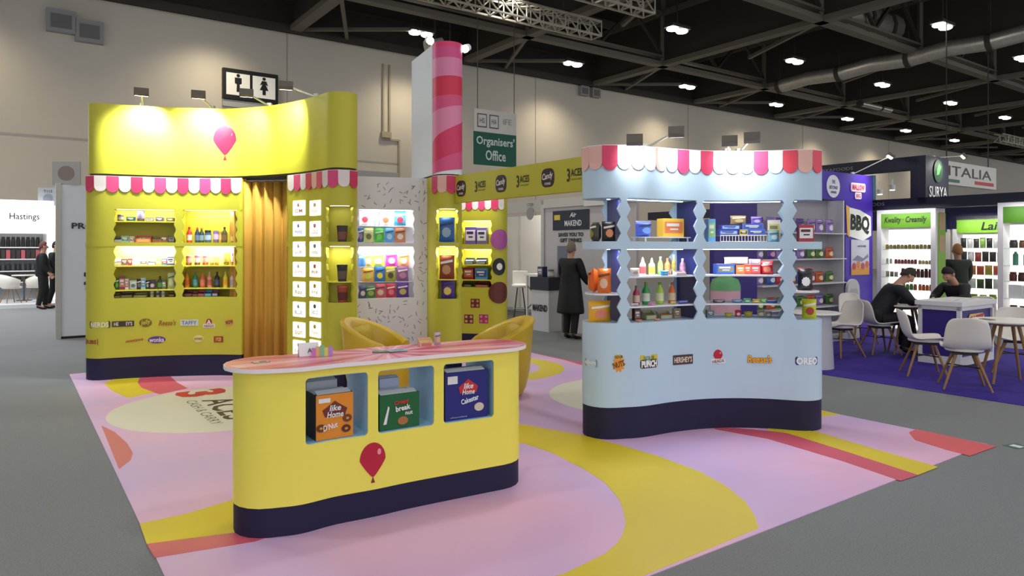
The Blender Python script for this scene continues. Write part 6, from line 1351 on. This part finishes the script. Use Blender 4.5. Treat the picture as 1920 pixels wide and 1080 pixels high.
# ================================================================== people
SKIN = M((196, 146, 120), .5)
def skin_mesh(name, verts, edges, radii, mat, parent, root=0, sub=2):
    me = bpy.data.meshes.new(name); me.from_pydata([tuple(v) for v in verts], edges, []); me.update(); me.materials.append(mat)
    o = bpy.data.objects.new(name, me); COL.objects.link(o); o.parent = parent
    sk = o.modifiers.new('skin', 'SKIN'); sk.use_smooth_shade = True; sk.branch_smoothing = .6
    lay = me.skin_vertices[0].data if me.skin_vertices else None
    if lay is None: raise RuntimeError('no skin layer')
    for i, r in enumerate(radii):
        lay[i].radius = r if isinstance(r, tuple) else (r, r); lay[i].use_root = (i == root); lay[i].use_loose = False
    sb = o.modifiers.new('smooth', 'SUBSURF'); sb.levels = sb.render_levels = sub
    MW[o.name] = MW[parent.name]
    return o
def person(label, x, y, yaw, J, coat, legs, hair, shirt=None, shoes=(20, 18, 18), bald=False, z0=0.0, long_coat=False):
    t = thing('person', label, 'person', (x, y, z0), yaw)
    V = {k: Vector(v) for k, v in J.items() if isinstance(v, tuple)}
    hd = (V['head']-V['neck']).normalized(); fwd = V.get('face', Vector((0, -1, 0))).normalized()
    fwd = (fwd-hd*fwd.dot(hd)).normalized(); sd = hd.cross(fwd)
    hc = V['head']
    vs, es, rs = [], [], []
    def add(p, r, par=None):
        vs.append(Vector(p)); rs.append(r); i = len(vs)-1
        if par is not None: es.append((par, i))
        return i
    pe = add(V['pelvis'], .10); wa = add(V['pelvis'].lerp(V['chest'], .5), .09, pe); ch = add(V['chest'], .095, wa); nk = add(V['neck'], .06, ch)
    jw = add(hc-hd*.075+fwd*.015, (.07, .078), nk); hm = add(hc+hd*.0, (.088, .105), jw); ht = add(hc+hd*.07-fwd*.008, (.08, .096), hm)
    add(hc-hd*.018+fwd*.125, .014, hm)
    for s in (-1, 1):
        L = 'L' if s > 0 else 'R'
        sh = add(V['sho'+L], .05, ch); el = add(V['elb'+L], .04, sh); wr = add(V['wri'+L], .03, el)
        hip = add(V['hip'+L], .09, pe); kn = add(V['kne'+L], .062, hip); an = add(V['ank'+L], .042, kn); add(V['toe'+L], .035, an)
        d = (V['wri'+L]-V['elb'+L]).normalized(); pd = V.get('palm', Vector((0, -1, 0)))
        pd = (pd-d*pd.dot(d)).normalized(); ac = d.cross(pd)
        pm = add(V['wri'+L]+d*.055, .028, wr)
        for k, (o_, ln) in enumerate(((-.03, .075), (-.01, .09), (.01, .085), (.03, .066))):
            b = add(V['wri'+L]+d*.095+pd*o_, .0105, pm); m1 = add(vs[b]+d*ln*.5+ac*s*-.008, .0095, b); add(vs[m1]+d*ln*.35+ac*s*-.025, .008, m1)
        tb = add(V['wri'+L]+d*.045+pd*.032, .012, pm); add(vs[tb]+d*.04+pd*.025, .0095, tb)
    skin_mesh('body', vs, es, rs, SKIN, t, 0)
    # jacket
    vs, es, rs = [], [], []
    pe = add(V['pelvis']-(V['chest']-V['pelvis']).normalized()*J.get('coat_drop', .1), J.get('hem', .19)); p2 = add(V['pelvis'], .185, pe); wa = add(V['pelvis'].lerp(V['chest'], .5), .18, p2); ch = add(V['chest'], .195, wa); up = add(V['chest'].lerp(V['neck'], .55), .15, ch); add(V['chest'].lerp(V['neck'], .78), .08, up)
    for L in 'LR':
        sh = add(V['sho'+L], .095, up); el = add(V['elb'+L], .072, sh); add(V['elb'+L].lerp(V['wri'+L], .92), .05, el)
    skin_mesh('jacket', vs, es, rs, M(coat, .7), t, 0)
    if long_coat:
        mb = MB(); rows = []
        for z, rx, ry in ((1.2, .17, .13), (1.05, .185, .15), (.9, .205, .17), (.7, .23, .19), (.5, .255, .205), (.46, .25, .2)):
            rows.append([((rx+.008*math.sin(5*q))*math.cos(q), .0+(ry+.008*math.sin(4*q+1))*math.sin(q), z) for q in [2*PI*k/24 for k in range(24)]])
        mb.grid(rows, closed_u=True); mb.build('coat_skirt', M(coat, .7), t, world=False, solid=.012)
    mb = MB()                                                    # trousers: a seat and two tapering legs in one mesh
    mb.lathe([(.02, -.13), (.10, -.11), (.155, -.04), (.17, .04), (.155, .12), (.03, .16)], tuple(V['pelvis']), 18, 1.0, .82)
    for L in 'LR':
        h, k_, n_ = V['hip'+L].lerp(V['pelvis'], .12), V['kne'+L], V['kne'+L].lerp(V['ank'+L], .97)
        P, RR = [], []
        for i in range(6): P.append(h.lerp(k_, i/6*.94)); RR.append(.108-.026*i/6)
        P.append(k_.lerp(h.lerp(n_, .5), .08)); RR.append(.08)
        for i in range(1, 7): P.append(k_.lerp(n_, i/6)); RR.append(.078-.018*i/6)
        m = len(P); ring = []
        for i, q in enumerate(P):
            d = (P[min(i+1, m-1)]-P[max(i-1, 0)]).normalized(); x = Vector((1, 0, 0)); x = (x-d*x.dot(d)).normalized(); yv = d.cross(x)
            ring.append([tuple(q+x*math.cos(2*PI*c/14)*RR[i]+yv*math.sin(2*PI*c/14)*RR[i]) for c in range(14)])
        mb.grid(ring, closed_u=True); mb.add(ring[0], [tuple(range(14))]); mb.add(ring[-1], [tuple(range(14))[::-1]])
    mb.build('trousers', M(legs, .7), t, world=False)
    for L in 'LR':
        a, b = V['ank'+L], V['toe'+L]; vs, es, rs = [], [], []
        h = add(a+(a-b).normalized()*.05-Vector((0, 0, .035)), .04); m1 = add(a.lerp(b, .4)-Vector((0, 0, .02)), .048, h); add(b+(b-a).normalized()*.06, .033, m1)
        skin_mesh('shoe', vs, es, rs, M(shoes, .35), t, 0, 1)
    if shirt:
        vs, es, rs = [], [], []
        a = add(V['chest'].lerp(V['neck'], .72)+fwd*.03, .085); add(V['neck']+hd*.035+fwd*.008, .082, a); skin_mesh('collar', vs, es, rs, M(shirt, .6), t, 0, 1)
        vs, es, rs = [], [], []
        a = add(V['chest']+fwd*.135, .035); add(V['chest'].lerp(V['neck'], .75)+fwd*.085, .03, a); skin_mesh('tie', vs, es, rs, M((30, 30, 40), .5), t, 0, 1)
    R = Matrix((sd, -fwd, hd)).transposed()
    mb = MB(); rows = []                                        # hair: a cap around the back and top of the head
    for i in range(9):
        r = []
        for k in range(20):
            q = 2*PI*k/20; tm = math.radians(90+41*math.sin(q)); th = tm*(i+.05)/8.05
            r.append(tuple(hc+R @ Vector((.079*math.sin(th)*math.cos(q), .094*math.sin(th)*math.sin(q)+.007, .004+.130*math.cos(th)))))
        rows.append(r)
    if bald: rows = rows[5:]
    mb.grid(rows, closed_u=True); mb.build('hair', M(hair, .8), t, world=False, solid=.009)
    for s in (-1, 1):
        mb = MB(); c = hc+sd*s*.03+fwd*.088+hd*.012; mb.lathe([(.003, -.008), (.009, -.004), (.009, .004), (.003, .008)], tuple(c), 8); mb.build('eye', M((40, 30, 26), .3), t, world=False)
        mb = MB(); c = hc+sd*s*.084-hd*.01; mb.lathe([(.006, -.03), (.016, -.012), (.018, .012), (.008, .03)], tuple(c), 8); mb.build('ear', SKIN, t, world=False)
    c = hc+fwd*.082-hd*.066; mb = MB(); mb.box(tuple(c), (.042, .01, .008), mat=R); mb.build('mouth', M((150, 84, 78), .5), t, world=False)
    return t
def stand(h=1.75, step=.0, face=(0, -1, 0), armf=0.0, **k):
    s = h/1.75
    J = dict(pelvis=(0, 0, .95), chest=(0, .01, 1.27), neck=(0, -.005, 1.5), head=(0, -.02, 1.635), shoL=(.185, .01, 1.42), shoR=(-.185, .01, 1.42), elbL=(.235, .03-armf, 1.13), elbR=(-.235, .03-armf, 1.13), wriL=(.235, -.06-armf*2.2, .91+armf*.6), wriR=(-.235, -.06-armf*2.2, .91+armf*.6), hipL=(.09, 0, .9), hipR=(-.09, 0, .9), kneL=(.1, -.03-step*.6, .5), kneR=(-.1, -.02+step*.4, .5), ankL=(.1, .02-step, .09), ankR=(-.1, .03+step, .09+step*.15), toeL=(.12, -.12-step, .035), toeR=(-.12, -.11+step, .035))
    J = {a: tuple(c*s for c in b) for a, b in J.items()}; J['face'] = face; J.update(k); return J
def sit(lean=.2, table=.8, face=(0, -.8, -.35), reach=.48):
    l = lean
    return dict(pelvis=(0, .06, .55), chest=(0, .06-l*.6, .86), neck=(0, .06-l*1.15, 1.07), head=(0, .02-l*1.5, 1.19), shoL=(.185, .05-l*.95, 1.0), shoR=(-.185, .05-l*.95, 1.0), elbL=(.26, -.12-l*.8, .80), elbR=(-.26, -.12-l*.8, .80), wriL=(.1, -reach, table), wriR=(-.12, -reach+.02, table), hipL=(.1, .02, .53), hipR=(-.1, .02, .53), kneL=(.13, -.38, .53), kneR=(-.13, -.38, .53), ankL=(.13, -.36, .1), ankR=(-.13, -.3, .1), toeL=(.14, -.5, .04), toeR=(-.15, -.44, .04), face=face, coat_drop=.05, hem=.165)
person('person in a dark suit seated at a small white table, looking down', xa(1652, 10.75), 10.75, R_(82), sit(.27, .79), (24, 24, 32), (20, 20, 26), (50, 44, 40), (226, 224, 224), z0=.012)
person('person with dark hair in black seated behind the purple counter', xa(1802, 11.25), 11.25, R_(-70), sit(.2, .8), (18, 18, 20), (18, 18, 20), (30, 24, 22), z0=.012)
person('person with sandy hair in a dark green jacket standing back turned', xa(1796, 13.1), 13.1, R_(172), stand(1.68, .0, (0, -1, -.2), .12), (38, 48, 40), (24, 24, 26), (170, 120, 76))
person('grey haired person in a long black coat standing by the poster wall', xa(1070, 12.5), 12.5, R_(140), stand(1.72, .02, (.25, -1, -.1), .1, coat_drop=.12), (16, 16, 18), (16, 16, 18), (120, 108, 98), (220, 220, 224), long_coat=True)
person('person in black with reddish hair standing at far left, turned away', xa(80, 18.6), 18.6, R_(120), stand(1.78, .06, (.2, -1, 0), .04, coat_drop=.14), (14, 14, 16), (16, 16, 18), (110, 60, 56))
person('person in black with dark hair beside the grey panel edge', xa(104, 19.2), 19.2, R_(100), stand(1.8, .1, (0, -1, -.1), .05, coat_drop=.14), (16, 16, 18), (14, 14, 16), (24, 22, 24))
